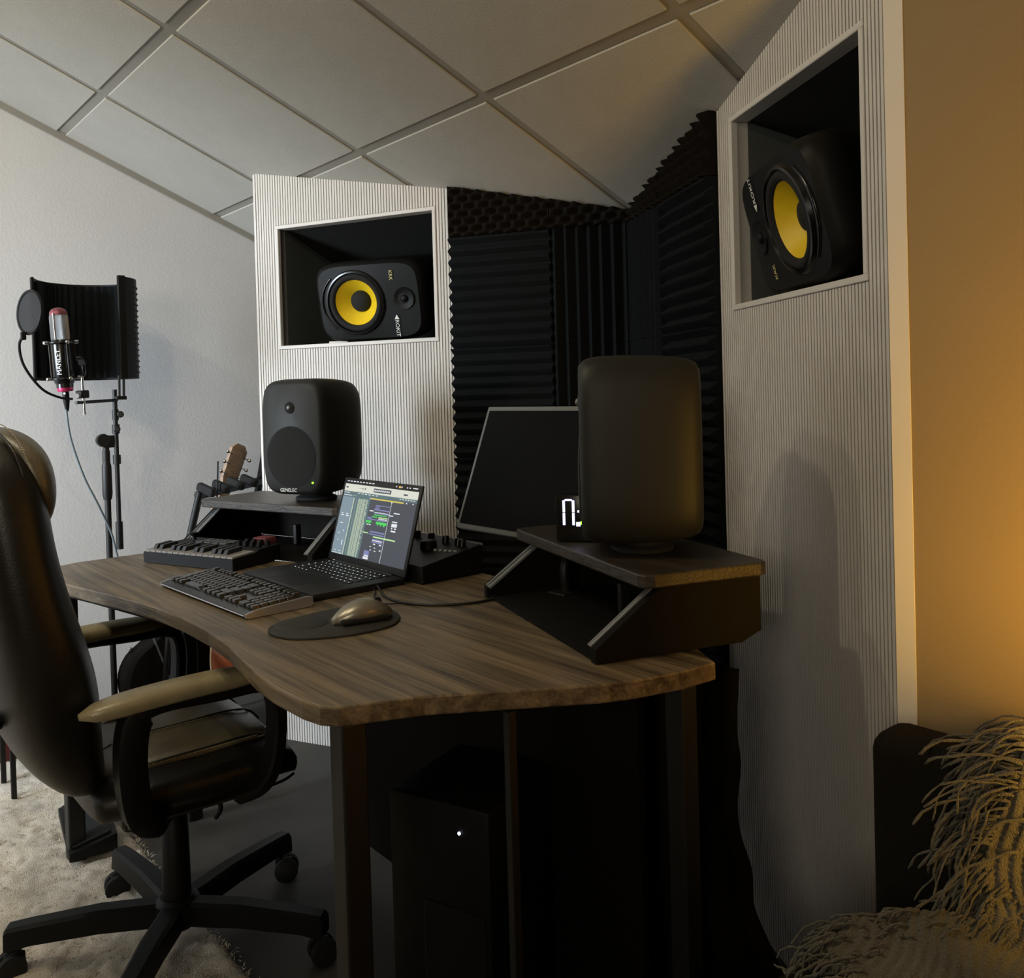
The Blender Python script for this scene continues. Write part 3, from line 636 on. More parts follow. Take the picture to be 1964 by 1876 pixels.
for k in range(6):
    bm = new(); box(bm, (-0.100 + 0.0 * k, 0.018 + 0.010 * k, 0.0415), (0.010, 0.005, 0.003)); obj('button', bm, M['greymetal'], mk)

# ------------------------------------------------------------------ mixer behind the laptop
mx = thing('desktop_mixer', 'black desktop audio mixer with knobs behind the laptop', 'mixer', (-1.76, 1.165, 0.74))
bm = new(); prism(bm, [(-0.088, 0.002), (0.078, 0.002), (0.082, 0.064), (0.074, 0.068), (-0.088, 0.040)], -0.145, 0.145, 'x', bev=0.002, seg=1); obj('case', bm, M['blackplastic'], mx, smooth=30)
bm = new(); box(bm, (0, 0.080, 0.067), (0.286, 0.004, 0.006)); obj('rear_edge', bm, M['brushed'], mx)
kn2 = mesh_from('knob', (lambda b_: (lathe(b_, [(0.0085, 0), (0.0085, 0.016), (0.006, 0.018)], n=16), b_)[1])(new()), M['glossblack'], smooth=40)
for (x, y) in ((0.088, 0.052), (0.112, 0.046), (0.04, 0.05), (-0.02, 0.05), (-0.08, 0.05)): inst('knob', kn2, mx, (x, y, 0.0625), (math.radians(-9), 0, 0))
bm = new(); lathe(bm, [(0.020, 0), (0.019, 0.018), (0.016, 0.020)], (0.035, 0.005, 0.055), n=24); obj('volume_dial', bm, M['blackplastic'], mx, smooth=40)
kn3 = mesh_from('button', (lambda b_: (lathe(b_, [(0.0042, 0), (0.0038, 0.005)], n=12), b_)[1])(new()), mat('button_silver', (0.4, 0.4, 0.4), 0.4, bump=0.02))
for k in range(5): inst('button', kn3, mx, (0.070 + 0.014 * k, 0.000 + 0.004 * k, 0.0545))

# desk cable from the laptop
bm = new(); tube(bm, [(-1.655, 0.985, 0.750), (-1.62, 0.975, 0.743), (-1.565, 0.955, 0.7428), (-1.50, 0.955, 0.7428), (-1.44, 0.985, 0.7428), (-1.40, 1.045, 0.7428), (-1.392, 1.10, 0.7428)], 0.0027, 8, smooth_path=6)
tube(bm, [(-1.66, 0.975, 0.748), (-1.632, 0.968, 0.7428), (-1.58, 0.935, 0.7428), (-1.52, 0.925, 0.7428), (-1.50, 0.948, 0.7428)], 0.0014, 6, smooth_path=5)
tag(obj('laptop_cable', bm, M['blackcable'], smooth=60), 'thin black cable looping over the desk from the laptop to the rack', 'cable')

# glowing clock beside the right speaker
ck = thing('digital_clock', 'small black clock with bright white digits beside the right shelf speaker', 'clock', (-1.206, 1.138, 0.8725), math.radians(36))
bm = new(); box(bm, (0.022, 0.018, 0.045), (0.100, 0.026, 0.088), bev=0.003); obj('case', bm, M['glossblack'], ck, smooth=30)
bm = new()
def seg(x, z, hor, s=1.0):
    L_, w_ = 0.018 * s, 0.0046 * s
    box(bm, (x, 0.0042, z), (L_, 0.001, w_) if hor else (w_, 0.001, L_ * 1.25), bev=0.0004, seg=1)
x0 = -0.012; zc = 0.056
seg(x0 + 0.009, zc + 0.0235, True, 0.75); seg(x0, zc + 0.0115, False); seg(x0 + 0.018, zc + 0.0115, False); seg(x0, zc - 0.0125, False); seg(x0 + 0.018, zc - 0.0125, False)
box(bm, (x0 + 0.027, 0.0042, zc - 0.022), (0.008, 0.001, 0.008), bev=0.0004, seg=1); box(bm, (x0 + 0.0275, 0.0042, zc + 0.002), (0.003, 0.001, 0.004))
obj('digits', bm, M['clockled'], ck)

# ------------------------------------------------------------------ office chair
CH = Vector((-1.883, 0.618, 0.0))
ch = thing('office_chair', 'black leather office chair with tan stitching and padded arms', 'chair', CH)
bm = new(); lathe(bm, [(0.035, 0.062), (0.045, 0.07), (0.045, 0.115), (0.034, 0.125)], n=24); obj('hub', bm, M['blackplastic'], ch, smooth=40)
for k, ang in enumerate((40, 112, 184, 243, 322)):
    a = math.radians(ang); R = R3(0, 0, a)
    bm = new(); secs = []
    for (r, hz, h, wd) in ((0.03, 0.095, 0.045, 0.050), (0.15, 0.100, 0.044, 0.048), (0.28, 0.094, 0.040, 0.044), (0.322, 0.088, 0.044, 0.042), (0.328, 0.086, 0.036, 0.036)):
        secs.append([R @ Vector(p) for p in ((r, -wd / 2, hz - h / 2), (r, wd / 2, hz - h / 2), (r, wd / 2 * 0.9, hz + h / 2 - 0.006), (r, wd / 2 * 0.6, hz + h / 2), (r, -wd / 2 * 0.6, hz + h / 2), (r, -wd / 2 * 0.9, hz + h / 2 - 0.006))])
    loft(bm, secs); obj('base_leg', bm, M['blackplastic'], ch, smooth=30)
    c = R @ Vector((0.305, 0, 0)); tw = a + (0.7, -0.9, 1.3, 0.4, 2.0)[k]; Rw = R3(0, 0, tw); bm = new()
    for s in (-1, 1): lathe(bm, [(0.020, -0.009), (0.027, -0.007), (0.028, 0), (0.027, 0.007), (0.020, 0.009)], c + Rw @ Vector((0.014, s * 0.013, 0)) + Vector((0, 0, 0.0285)), Rw @ Vector((0, 1, 0)), 20)
    cs_ = obj('caster', bm, M['rubber'], ch, smooth=40)
    bm = new(); tube(bm, [c + Vector((0, 0, 0.075)), c + Vector((0, 0, 0.045))], 0.006, 8); box(bm, c + Rw @ Vector((0.008, 0, 0)) + Vector((0, 0, 0.043)), (0.040, 0.012, 0.022), Rw, bev=0.004); obj('caster_fork', bm, M['blackplastic'], ch)
bm = new(); lathe(bm, [(0.029, 0.10), (0.027, 0.30), (0.023, 0.305), (0.023, 0.315)], n=24); obj('gas_cover', bm, M['blackplastic'], ch, smooth=40)
bm = new(); lathe(bm, [(0.014, 0.30), (0.014, 0.375)], n=20); obj('gas_rod', bm, M['greymetal'], ch, smooth=40)
bm = new(); box(bm, (0, -0.01, 0.380), (0.36, 0.28, 0.032), bev=0.012); box(bm, (0, 0.02, 0.355), (0.10, 0.12, 0.04), bev=0.01); obj('tilt_mechanism', bm, M['blackmetal'], ch)
bm = new(); tube(bm, [(0.03, 0.03, 0.365), (0.09, 0.05, 0.355), (0.115, 0.055, 0.33), (0.10, 0.05, 0.305)], 0.005, 8, smooth_path=4); obj('height_lever', bm, M['blackmetal'], ch, smooth=60)
# seat
def seat_sec(y, wd, zb, zt, n=28, e=3.6):
    zc_, hh = (zb + zt) / 2, (zt - zb) / 2
    return [(p[0], y, zc_ + p[1]) for p in (sup(2 * PI * (k + .5) / n, wd, hh, e) for k in range(n))]
bm = new(); loft(bm, [seat_sec(-0.20, 0.19, 0.405, 0.455), seat_sec(-0.19, 0.215, 0.395, 0.470), seat_sec(-0.10, 0.235, 0.393, 0.475), seat_sec(0.00, 0.24, 0.393, 0.472), seat_sec(0.09, 0.24, 0.393, 0.475), seat_sec(0.14, 0.235, 0.392, 0.470), seat_sec(0.172, 0.222, 0.388, 0.452), seat_sec(0.185, 0.20, 0.395, 0.435)])
obj('seat', bm, M['leather'], ch, smooth=60)
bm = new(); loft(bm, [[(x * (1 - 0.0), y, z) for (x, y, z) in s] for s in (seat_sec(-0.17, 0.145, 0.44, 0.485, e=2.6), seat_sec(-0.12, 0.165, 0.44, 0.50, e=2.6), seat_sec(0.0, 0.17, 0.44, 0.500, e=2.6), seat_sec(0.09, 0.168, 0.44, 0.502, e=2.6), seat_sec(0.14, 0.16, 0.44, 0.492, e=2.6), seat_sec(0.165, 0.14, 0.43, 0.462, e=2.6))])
obj('seat_pad', bm, M['lit_leather'], ch, smooth=60)
for x in (-0.172, 0.172, -0.06, 0.06):
    zz = 0.482 if abs(x) > 0.1 else 0.5015
    bm = new(); tube(bm, [(x, -0.16, zz - 0.014), (x, -0.10, zz - 0.001), (x, 0.00, zz + 0.000), (x, 0.09, zz + 0.001), (x, 0.14, zz - 0.008), (x * 0.98, 0.165, zz - 0.032)], 0.0022, 6, smooth_path=4)
    obj('piping', bm, M['leather'], ch, smooth=60)
for x in (0.178, 0.066, -0.066):
    zz = 0.4815 if abs(x) > 0.1 else 0.5020
    bm = new()
    for k in range(36):
        y = -0.14 + 0.27 * k / 35; box(bm, (x, y, zz - (0.004 if y > 0.11 else 0) - (0.004 if y < -0.11 else 0)), (0.0014, 0.0055, 0.0014))
    o = obj('stitching', bm, M['stitch'], ch); o['kind'] = 'stuff'
bm = new(); tube(bm, [(0.242, -0.16, 0.405), (0.247, 0.0, 0.402), (0.245, 0.12, 0.402), (0.222, 0.165, 0.400)], 0.0028, 6, smooth_path=5); obj('seat_edge_piping', bm, M['leather'], ch, smooth=60)
# backrest lofted from the seat upwards
prof = [  # z, y centre, half thickness, half width
    (0.435, -0.165, 0.030, 0.150), (0.47, -0.185, 0.055, 0.19), (0.52, -0.205, 0.070, 0.215), (0.58, -0.218, 0.080, 0.232), (0.66, -0.228, 0.086, 0.242), (0.74, -0.244, 0.080, 0.246),
    (0.82, -0.262, 0.074, 0.246), (0.90, -0.276, 0.070, 0.242), (0.97, -0.285, 0.072, 0.236), (1.02, -0.290, 0.072, 0.228), (1.06, -0.297, 0.066, 0.212), (1.09, -0.305, 0.052, 0.185), (1.108, -0.312, 0.032, 0.14), (1.114, -0.316, 0.012, 0.08)]
bm = new(); loft(bm, [[(p[0], yc - 0.028 + p[1], z) for p in (sup(2 * PI * (k + .5) / 36, hw, ht, 2.9) for k in range(36))] for (z, yc, ht, hw) in prof]); hr = obj('backrest', bm, M['leather'], ch, smooth=180); hr.modifiers.new('smooth', 'SUBSURF').levels = 2; hr.modifiers['smooth'].render_levels = 2
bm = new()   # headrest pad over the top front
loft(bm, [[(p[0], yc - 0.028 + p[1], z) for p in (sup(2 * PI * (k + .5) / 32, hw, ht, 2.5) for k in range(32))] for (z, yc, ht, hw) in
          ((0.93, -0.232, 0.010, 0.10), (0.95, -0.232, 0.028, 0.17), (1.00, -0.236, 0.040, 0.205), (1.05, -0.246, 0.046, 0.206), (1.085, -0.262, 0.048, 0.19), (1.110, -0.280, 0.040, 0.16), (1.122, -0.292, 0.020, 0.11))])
hr = obj('headrest', bm, M['lit_leather'], ch, smooth=180); hr.modifiers.new('smooth', 'SUBSURF').levels = 2; hr.modifiers['smooth'].render_levels = 2
bm = new(); tube(bm, [(0.208, -0.290, 1.000), (0.213, -0.300, 1.045), (0.190, -0.311, 1.086), (0.13, -0.322, 1.114), (0.05, -0.326, 1.1235), (-0.08, -0.326, 1.1225), (-0.17, -0.318, 1.098)], 0.0028, 6, smooth_path=5); obj('piping', bm, M['leather'], ch, smooth=60)
bm = new()
P_ = spline([Vector(p) for p in [(0.212, -0.288, 1.050), (0.186, -0.298, 1.092), (0.13, -0.306, 1.118), (0.05, -0.310, 1.1265), (-0.08, -0.310, 1.126)]], 12)
for i in range(0, len(P_) - 1):
    d = P_[i + 1] - P_[i]; box(bm, P_[i] + Vector((0, 0, 0.001)), (d.length * 0.6, 0.0015, 0.0015), Vector((1, 0, 0)).rotation_difference(d.normalized()).to_matrix())
o = obj('stitching', bm, M['stitch'], ch); o['kind'] = 'stuff'
bm = new(); lathe(bm, [(0.012, 0), (0.014, 0.006), (0.013, 0.022), (0.009, 0.025)], (0.10, -0.325, 0.60), (0, -1, 0.15), 16); obj('recline_knob', bm, M['blackplastic'], ch, smooth=40)
# arms: a closed loop with a padded top
for s in (1, -1):
    xa = 0.268 * s; bm = new()
    pth = spline([Vector(p) for p in [(xa * 0.80, -0.10, 0.392), (xa * 0.96, -0.145, 0.43), (xa, -0.160, 0.52), (xa, -0.150, 0.600), (xa, -0.110, 0.622), (xa, 0.0, 0.618), (xa, 0.070, 0.616), (xa, 0.103, 0.600), (xa, 0.112, 0.55), (xa, 0.104, 0.47), (xa * 0.95, 0.085, 0.42), (xa * 0.78, 0.06, 0.392)]], 5)
    prev = None; first = None
    for i, p in enumerate(pth):
        tdir = (pth[min(i + 1, len(pth) - 1)] - pth[max(i - 1, 0)]).normalized(); nx = Vector((1, 0, 0)); nn = tdir.cross(nx).normalized(); nx = nn.cross(tdir).normalized()
        hw = 0.024; ht = 0.024 if i < 18 else 0.013
        Rg = [bm.verts.new(p + nx * (hw * c1) + nn * (ht * c2)) for c1, c2 in ((-1, -.6), (-.8, -1), (.8, -1), (1, -.6), (1, .6), (.8, 1), (-.8, 1), (-1, .6))]
        if prev: bridge(bm, prev, Rg)
        else: first = Rg
        prev = Rg
    bm.faces.new(first[::-1]); bm.faces.new(prev); obj('arm_frame', bm, M['blackplastic'], ch, smooth=35)
    bm = new(); secs = []
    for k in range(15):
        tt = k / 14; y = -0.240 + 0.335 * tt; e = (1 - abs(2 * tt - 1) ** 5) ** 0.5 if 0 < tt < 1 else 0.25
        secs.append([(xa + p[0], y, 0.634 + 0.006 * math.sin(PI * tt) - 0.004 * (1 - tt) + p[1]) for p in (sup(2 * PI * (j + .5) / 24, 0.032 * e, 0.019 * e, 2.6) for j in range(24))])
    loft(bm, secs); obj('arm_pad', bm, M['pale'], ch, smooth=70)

# ------------------------------------------------------------------ vocal corner: stand, filter, microphone
st = thing('microphone_stand', 'black two tube microphone stand against the plain white wall', 'microphone stand', (-3.08, 0.83, 0))
bm = new(); lathe(bm, [(0.115, 0), (0.115, 0.008), (0.04, 0.018), (0.02, 0.03)], n=32); obj('base', bm, M['blackmetal'], st, smooth=40)
def wt(nm, pts, r, m_='blackmetal', par=st, org=(-3.08, 0.83, 0), n=12, sp=0):
    bm = new(); tube(bm, pts, r, n, smooth_path=sp); return obj(nm, bm, M[m_], par, smooth=50, origin=org)
wt('lower_tube', [(-3.08, 0.832, 0.02), (-3.08, 0.832, 1.03)], 0.010)
wt('hand_grip', [(-3.08, 0.832, 0.84), (-3.08, 0.832, 0.86), (-3.08, 0.832, 0.95), (-3.08, 0.832, 0.965)], [0.013, 0.016, 0.015, 0.011])
wt('tube_collar', [(-3.08, 0.832, 0.965), (-3.08, 0.832, 1.00)], 0.012)
bm = new(); lathe(bm, [(0.020, -0.012), (0.022, 0), (0.020, 0.012)], (-3.075, 0.822, 1.035), (1, 0, 0), 24); box(bm, (-3.075, 0.845, 1.03), (0.016, 0.045, 0.040), bev=0.003)
obj('pivot_clutch', bm, M['greymetal'], st, smooth=40, origin=(-3.08, 0.83, 0))
wt('boom_tube', [(-3.07, 0.862, 0.70), (-3.07, 0.862, 1.20)], 0.0075)
wt('counterweight', [(-3.07, 0.862, 0.675), (-3.07, 0.862, 0.765)], 0.0115)
wt('tube_collar', [(-3.07, 0.862, 0.955), (-3.07, 0.862, 0.985)], 0.0125)
wt('tube_collar', [(-3.07, 0.862, 1.055), (-3.07, 0.862, 1.085)], 0.0120)
wt('tube_collar', [(-3.07, 0.862, 1.10), (-3.07, 0.862, 1.135)], 0.0105)
for z, dx, dyk in ((1.070, 0.012, 0.0), (1.118, 0.006, 0.014)):
    bm = new(); lathe(bm, [(0.011, 0), (0.011, 0.006), (0.007, 0.010)], (-3.07 + dx, 0.862 + dyk, z), (1, -0.3, 0), 14); obj('clamp_knob', bm, M['greymetal'], st, smooth=40, origin=(-3.08, 0.83, 0))
wt('cross_bar', [(-3.07, 0.868, 1.165), (-3.0, 0.80, 1.163), (-2.93, 0.71, 1.160)], 0.005)
# curved reflection filter
rf = thing('reflection_filter', 'black curved sound filter mounted behind the microphone', 'sound filter', (-3.10, 0.80, 1.17))
arc = spline([Vector(p) for p in [(-2.97, 0.865, 0), (-3.02, 0.918, 0), (-3.09, 0.940, 0), (-3.16, 0.93, 0), (-3.225, 0.88, 0), (-3.255, 0.80, 0), (-3.24, 0.725, 0), (-3.195, 0.675, 0), (-3.13, 0.642, 0)]], 6)
def shell(z0, z1, off, th):
    bm = new(); nn = []
    for i, p in enumerate(arc):
        tdir = (arc[min(i + 1, len(arc) - 1)] - arc[max(i - 1, 0)]).normalized(); nn.append(Vector((-tdir.y, tdir.x, 0)))
    secs = []
    for p, n_ in zip(arc, nn):
        a0 = p + n_ * off; b0 = p + n_ * (off + th)
        secs.append([(a0.x, a0.y, z0), (b0.x, b0.y, z0), (b0.x, b0.y, z1), (a0.x, a0.y, z1)])
    loft(bm, secs); return bm
obj('outer_shell', shell(1.235, 1.560, -0.004, 0.008), M['blackplastic'], rf, smooth=40, origin=(-3.10, 0.80, 1.17))
# ribbed inner foam
bm = new()
for side in (0,):
    secs = []
    for i, p in enumerate(arc[2:-2]):
        tdir = (arc[i + 3] - arc[i + 1]).normalized(); n_ = Vector((-tdir.y, tdir.x, 0)); a0 = p + n_ * 0.004; b0 = p + n_ * (0.020 + 0.008 * (i % 2))
        secs.append([(a0.x, a0.y, 1.243), (b0.x, b0.y, 1.243), (b0.x, b0.y, 1.552), (a0.x, a0.y, 1.552)])
    loft(bm, secs)
obj('inner_foam', bm, M['foam'], rf, origin=(-3.10, 0.80, 1.17))
for p, wd_ in ((arc[0], 0.024), (arc[-1], 0.010)):
    bm = new(); box(bm, (p.x, p.y, 1.3975), (0.014, wd_, 0.330), bev=0.003); obj('edge_strip', bm, M['blackplastic'], rf, origin=(-3.10, 0.80, 1.17))
for i in range(16):   # vent fins on the outside of the near wing
    z = 1.255 + i * 0.0185; bm = new(); pp = [arc[k] for k in range(5, 15)]
    tube(bm, [(p.x + 0.001, p.y + 0.0058, z) for p in pp], 0.0022, 5); obj('vent_fin', bm, M['blackplastic'], rf, origin=(-3.10, 0.80, 1.17))
for dy in (0.0, 0.014):
    bm = new(); tube(bm, [(-3.035, 0.868 + dy, 1.245), (-3.04, 0.868 + dy, 1.172)], 0.004, 8); obj('bracket_rod', bm, M['blackmetal'], rf, origin=(-3.10, 0.80, 1.17))
bm = new(); box(bm, (-3.05, 0.874, 1.172), (0.03, 0.032, 0.012), bev=0.002); obj('bracket_foot', bm, M['blackmetal'], rf, origin=(-3.10, 0.80, 1.17))
# microphone, leaning a little
MC = Vector((-2.965, 0.690, 1.196)); lean = R3(math.radians(3.5), math.radians(2), 0)
mc = thing('condenser_microphone', 'large black and silver studio microphone with a red dome top', 'microphone', MC, rot=(math.radians(3.5), math.radians(2), 0))
bm = new(); lathe(bm, [(0.026, 0.024), (0.029, 0.032), (0.029, 0.150), (0.026, 0.158)], n=32); obj('body', bm, M['glossblack'], mc, smooth=40)
bm = new(); lathe(bm, [(0.0255, 0.158), (0.0265, 0.162), (0.0265, 0.226), (0.024, 0.236)], n=32); obj('grille', bm, M['mesh'], mc, smooth=40)
bm = new(); lathe(bm, [(0.0250, 0.234), (0.0245, 0.242), (0.018, 0.251), (0.008, 0.255), (0.001, 0.256)], n=32); obj('dome', bm, M['reddome'], mc, smooth=60)
bm = new()
for a in range(4):
    t_ = PI / 4 + a * PI / 2; tube(bm, [(0.0268 * math.cos(t_), 0.0268 * math.sin(t_), 0.158), (0.0268 * math.cos(t_), 0.0268 * math.sin(t_), 0.238)], 0.0018, 6)
obj('grille_posts', bm, M['chrome'], mc)
bm = new(); lathe(bm, [(0.0215, 0.0), (0.0225, 0.004), (0.0225, 0.018), (0.0215, 0.022)], n=32); obj('collar_ring', bm, M['pink'], mc, smooth=40)
bm = new(); lathe(bm, [(0.024, 0.012), (0.024, 0.026)], n=32); obj('lower_collar', bm, M['glossblack'], mc, smooth=40)
bm = new(); lathe(bm, [(0.0095, 0.0), (0.0095, -0.028), (0.0065, -0.050), (0.0035, -0.062)], n=20); obj('cable_connector', bm, M['blackplastic'], mc, smooth=40)
hd = Vector((0.82, -0.57, 0)).normalized()
bm = new(); sphere(bm, hd * 0.0100 + Vector((0, 0, -0.006)), (0.0028, 0.0028, 0.0028), 10, 6); obj('indicator_light', bm, M['whiteled'], mc)
fr = Matrix.Rotation(math.atan2(hd.y, hd.x) + PI / 2, 4, 'Z')
text('lettering', 'MANLEY', 0.0195, M['whiteink'], mc, Matrix.Translation(hd * 0.0295 + Vector((0, 0, 0.090))) @ fr @ Matrix.Rotation(PI / 2, 4, 'X') @ Matrix.Rotation(PI / 2, 4, 'Z'), spacing=1.05)
# shock mount
sm = thing('shock_mount', 'black spider mount with chrome screws holding the microphone', 'shock mount', MC, rot=(math.radians(3.5), math.radians(2), 0))
for z in (0.040, 0.150):
    bm = new(); torus(bm, (0, 0, z), (0, 0, 1), 0.036, 0.0035, 36, 8); obj('ring', bm, M['glossblack'], sm, smooth=60)
    for k in range(4):
        t_ = math.radians(8 + 90 * k); c = Vector((0.044 * math.cos(t_), 0.044 * math.sin(t_), z)); bm = new(); lathe(bm, [(0.004, -0.006), (0.0055, -0.002), (0.0055, 0.006), (0.003, 0.008)], c, (math.cos(t_), math.sin(t_), 0), 12); obj('thumb_screw', bm, M['chrome'], sm, smooth=40)
for k in range(4):
    t_ = math.radians(12 + 90 * k); bm = new(); tube(bm, [(0.0365 * math.cos(t_), 0.0365 * math.sin(t_), 0.040), (0.0365 * math.cos(t_), 0.0365 * math.sin(t_), 0.150)], 0.0028, 6); obj('cage_rod', bm, M['glossblack'], sm)
bm = new(); tube(bm, [(0.036, 0.030, 0.10), (0.04, 0.045, 0.095), (0.038, 0.048, 0.06), (0.025, 0.045, 0.045)], 0.007, 8, smooth_path=4); obj('swivel_arm', bm, M['glossblack'], sm, smooth=60)
bm = new(); lathe(bm, [(0.010, -0.008), (0.012, 0), (0.010, 0.008)], (0.045, 0.044, 0.085), (1, -0.6, 0), 16); obj('tension_knob', bm, M['blackplastic'], sm, smooth=40)
bm = new(); tube(bm, [(0.03, 0.043, 0.045), (0.024, 0.043, -0.075)], 0.0042, 10); obj('chrome_post', bm, M['chrome'], sm, smooth=50)
bm = new(); box(bm, (0.030, 0.040, -0.012), (0.026, 0.030, 0.024), R3(0, 0, 0.5), bev=0.003); obj('clamp_block', bm, M['blackplastic'], sm)
bm = new(); lathe(bm, [(0.007, 0), (0.007, 0.012)], (0.048, 0.022, -0.014), (1, -0.6, 0), 14); obj('clamp_screw', bm, M['brushed'], sm, smooth=40)
# pop filter
pf = thing('pop_filter', 'round black pop screen on a gooseneck at the left of the microphone', 'pop filter', (-2.85, 0.580, 1.40))
nrm = Vector((0.86, -0.25, 0.05)).normalized(); cpf = Vector((-2.857, 0.577, 1.425))
ax = Vector((0.30, -0.95, 0.05)).normalized()
bm = new(); torus(bm, cpf, ax, 0.062, 0.0045, 48, 8); obj('hoop', bm, M['blackplastic'], pf, smooth=60, origin=(-2.85, 0.58, 1.40))
bm = new(); lathe(bm, [(0.061, -0.001), (0.061, 0.001)], cpf, ax, 40)
mshm = mat('pop_screen_mesh', (0.012, 0.012, 0.012), 0.8, bump=0.4, bscale=1500)
nt = mshm.node_tree; tr = nt.nodes.new('ShaderNodeBsdfTransparent'); mxs = nt.nodes.new('ShaderNodeMixShader'); mxs.inputs[0].default_value = 0.85
out = nt.nodes['Material Output']; nt.links.new(tr.outputs[0], mxs.inputs[1]); nt.links.new(nt.nodes['Principled BSDF'].outputs[0], mxs.inputs[2]); nt.links.new(mxs.outputs[0], out.inputs[0])
obj('mesh_screen', bm, mshm, pf, origin=(-2.85, 0.58, 1.40))
bm = new(); tube(bm, [(-2.863, 0.562, 1.362), (-2.88, 0.552, 1.33), (-2.89, 0.565, 1.27), (-2.90, 0.61, 1.205), (-2.915, 0.66, 1.178), (-2.93, 0.700, 1.172)], 0.0038, 8, smooth_path=6); obj('gooseneck', bm, M['blackplastic'], pf, smooth=60, origin=(-2.85, 0.58, 1.40))
bm = new(); box(bm, (-2.863, 0.560, 1.357), (0.014, 0.014, 0.024), bev=0.003); obj('hoop_clip', bm, M['blackplastic'], pf, origin=(-2.85, 0.58, 1.40))
# microphone cable to the floor
bm = new(); tube(bm, [MC + Vector((0, 0, -0.055)), (-2.965, 0.700, 1.05), (-2.97, 0.735, 0.93), (-2.98, 0.775, 0.84), (-3.01, 0.82, 0.74), (-3.02, 0.845, 0.64), (-3.02, 0.90, 0.50), (-3.03, 0.97, 0.30), (-3.04, 1.03, 0.12), (-3.02, 1.08, 0.006), (-2.90, 1.12, 0.006)], 0.0034, 8, smooth_path=7)
tag(obj('microphone_cable', bm, M['cable'], smooth=60), 'grey blue cable hanging from the microphone to the floor', 'cable')

# ------------------------------------------------------------------ guitar rack and guitars behind the desk
gr = thing('guitar_rack', 'black floor guitar rack with padded yokes behind the desk shelf', 'guitar rack', (-3.02, 1.15, 0))
def gp(nm, pts, r, m_='blackmetal', n=8, sp=0):
    bm = new(); tube(bm, pts, r, n, smooth_path=sp); return obj(nm, bm, M[m_], gr, smooth=50, origin=(-3.02, 1.15, 0))
gp('side_post', [(-2.98, 0.985, 0.42), (-2.90, 1.07, 0.855)], 0.013)
gp('side_post', [(-3.19, 1.30, 0.38), (-3.19, 1.445, 1.02)], 0.014)
gp('leg', [(-2.98, 0.985, 0.42), (-3.02, 0.95, 0.02)], 0.011); gp('leg', [(-3.19, 1.30, 0.40), (-3.22, 1.27, 0.02)], 0.011)
gp('leg', [(-2.97, 0.99, 0.45), (-2.80, 0.99, 0.02)], 0.011); gp('leg', [(-3.18, 1.305, 0.45), (-2.98, 1.33, 0.02)], 0.011)
gp('top_rail', [(-2.905, 1.065, 0.845), (-3.18, 1.40, 0.845)], 0.016); gp('bottom_rail', [(-2.90, 0.99, 0.12), (-3.18, 1.30, 0.12)], 0.014)
for k in range(4):
    y = 1.085 + 0.075 * k; bm = new(); box(bm, (-2.885 - 0.060 * k, y, 0.862), (0.075, 0.024, 0.030), R3(0, math.radians(18), 0.4), bev=0.008); obj('yoke_pad', bm, M['rubber'], gr, origin=(-3.02, 1.15, 0))
gp('hook_rod', [(-2.94, 1.13, 0.62), (-2.93, 1.145, 0.95)], 0.003)
def guitar_body(bm, cx, cz, s, y0, y1):
    pts = []
    half = [(0, 0.0), (0.10, 0.004), (0.165, 0.05), (0.20, 0.12), (0.195, 0.19), (0.155, 0.25), (0.128, 0.30), (0.135, 0.35), (0.148, 0.40), (0.135, 0.45), (0.09, 0.485), (0.03, 0.495), (0, 0.495)]
    c = spline([Vector((x, z, 0)) for x, z in half], 3)
    full = [(p.x, p.y) for p in c] + [(-p.x, p.y) for p in c[::-1]][1:-1]
    prism(bm, [(cx + x * s, cz + z * s) for x, z in full], y0, y1, 'y', bev=0.004)
g1 = thing('acoustic_guitar', 'guitar with a natural wood headstock and chrome tuners leaning in the rack', 'guitar', (-3.10, 1.10, 0.10), rot=(0, 0, 0))
zg = Vector((-0.07, 0.385, 0.90)).normalized(); xg = Vector((0.26, -0.97, 0)); xg = (xg - zg * xg.dot(zg)).normalized(); yg = zg.cross(xg)
g1.rotation_euler = Matrix((xg, yg, zg)).transposed().to_euler(); g1.location = (-3.08, 0.965, 0.10)
bm = new(); guitar_body(bm, 0, 0.0, 0.86, -0.04, 0.04); obj('body', bm, M['blackwood'], g1, smooth=30)
bm = new(); prism(bm, [(-0.027, 0.40), (0.027, 0.40), (0.021, 0.80), (-0.021, 0.80)], -0.052, -0.032, 'y', bev=0.004); obj('neck', bm, M['maple'], g1, smooth=30)
bm = new(); prism(bm, [(-0.021, 0.79), (0.021, 0.79), (0.034, 0.83), (0.036, 0.945), (0.018, 0.965), (-0.018, 0.965), (-0.036, 0.945), (-0.034, 0.83)], -0.048, -0.032, 'y', bev=0.002); obj('headstock', bm, M['maple'], g1, smooth=30)
for s in (-1, 1):
    for k in range(3):
        z = 0.845 + 0.038 * k; bm = new(); tube(bm, [(s * 0.026, -0.032, z), (s * 0.026, -0.056, z)], 0.0035, 8); tube(bm, [(s * 0.028, -0.03, z), (s * 0.050, -0.03, z)], 0.002, 6); lathe(bm, [(0.004, 0), (0.0075, 0.003), (0.0075, 0.010), (0.004, 0.013)], (s * 0.046, -0.03, z), (s, 0, 0), 10)
        obj('tuning_peg', bm, M['chrome'], g1, smooth=40)
bm = new()
for k in range(6): tube(bm, [(-0.015 + 0.006 * k, -0.054, 0.30), (-0.015 + 0.006 * k, -0.054, 0.80)], 0.0004, 4)
obj('strings', bm, M['chrome'], g1)
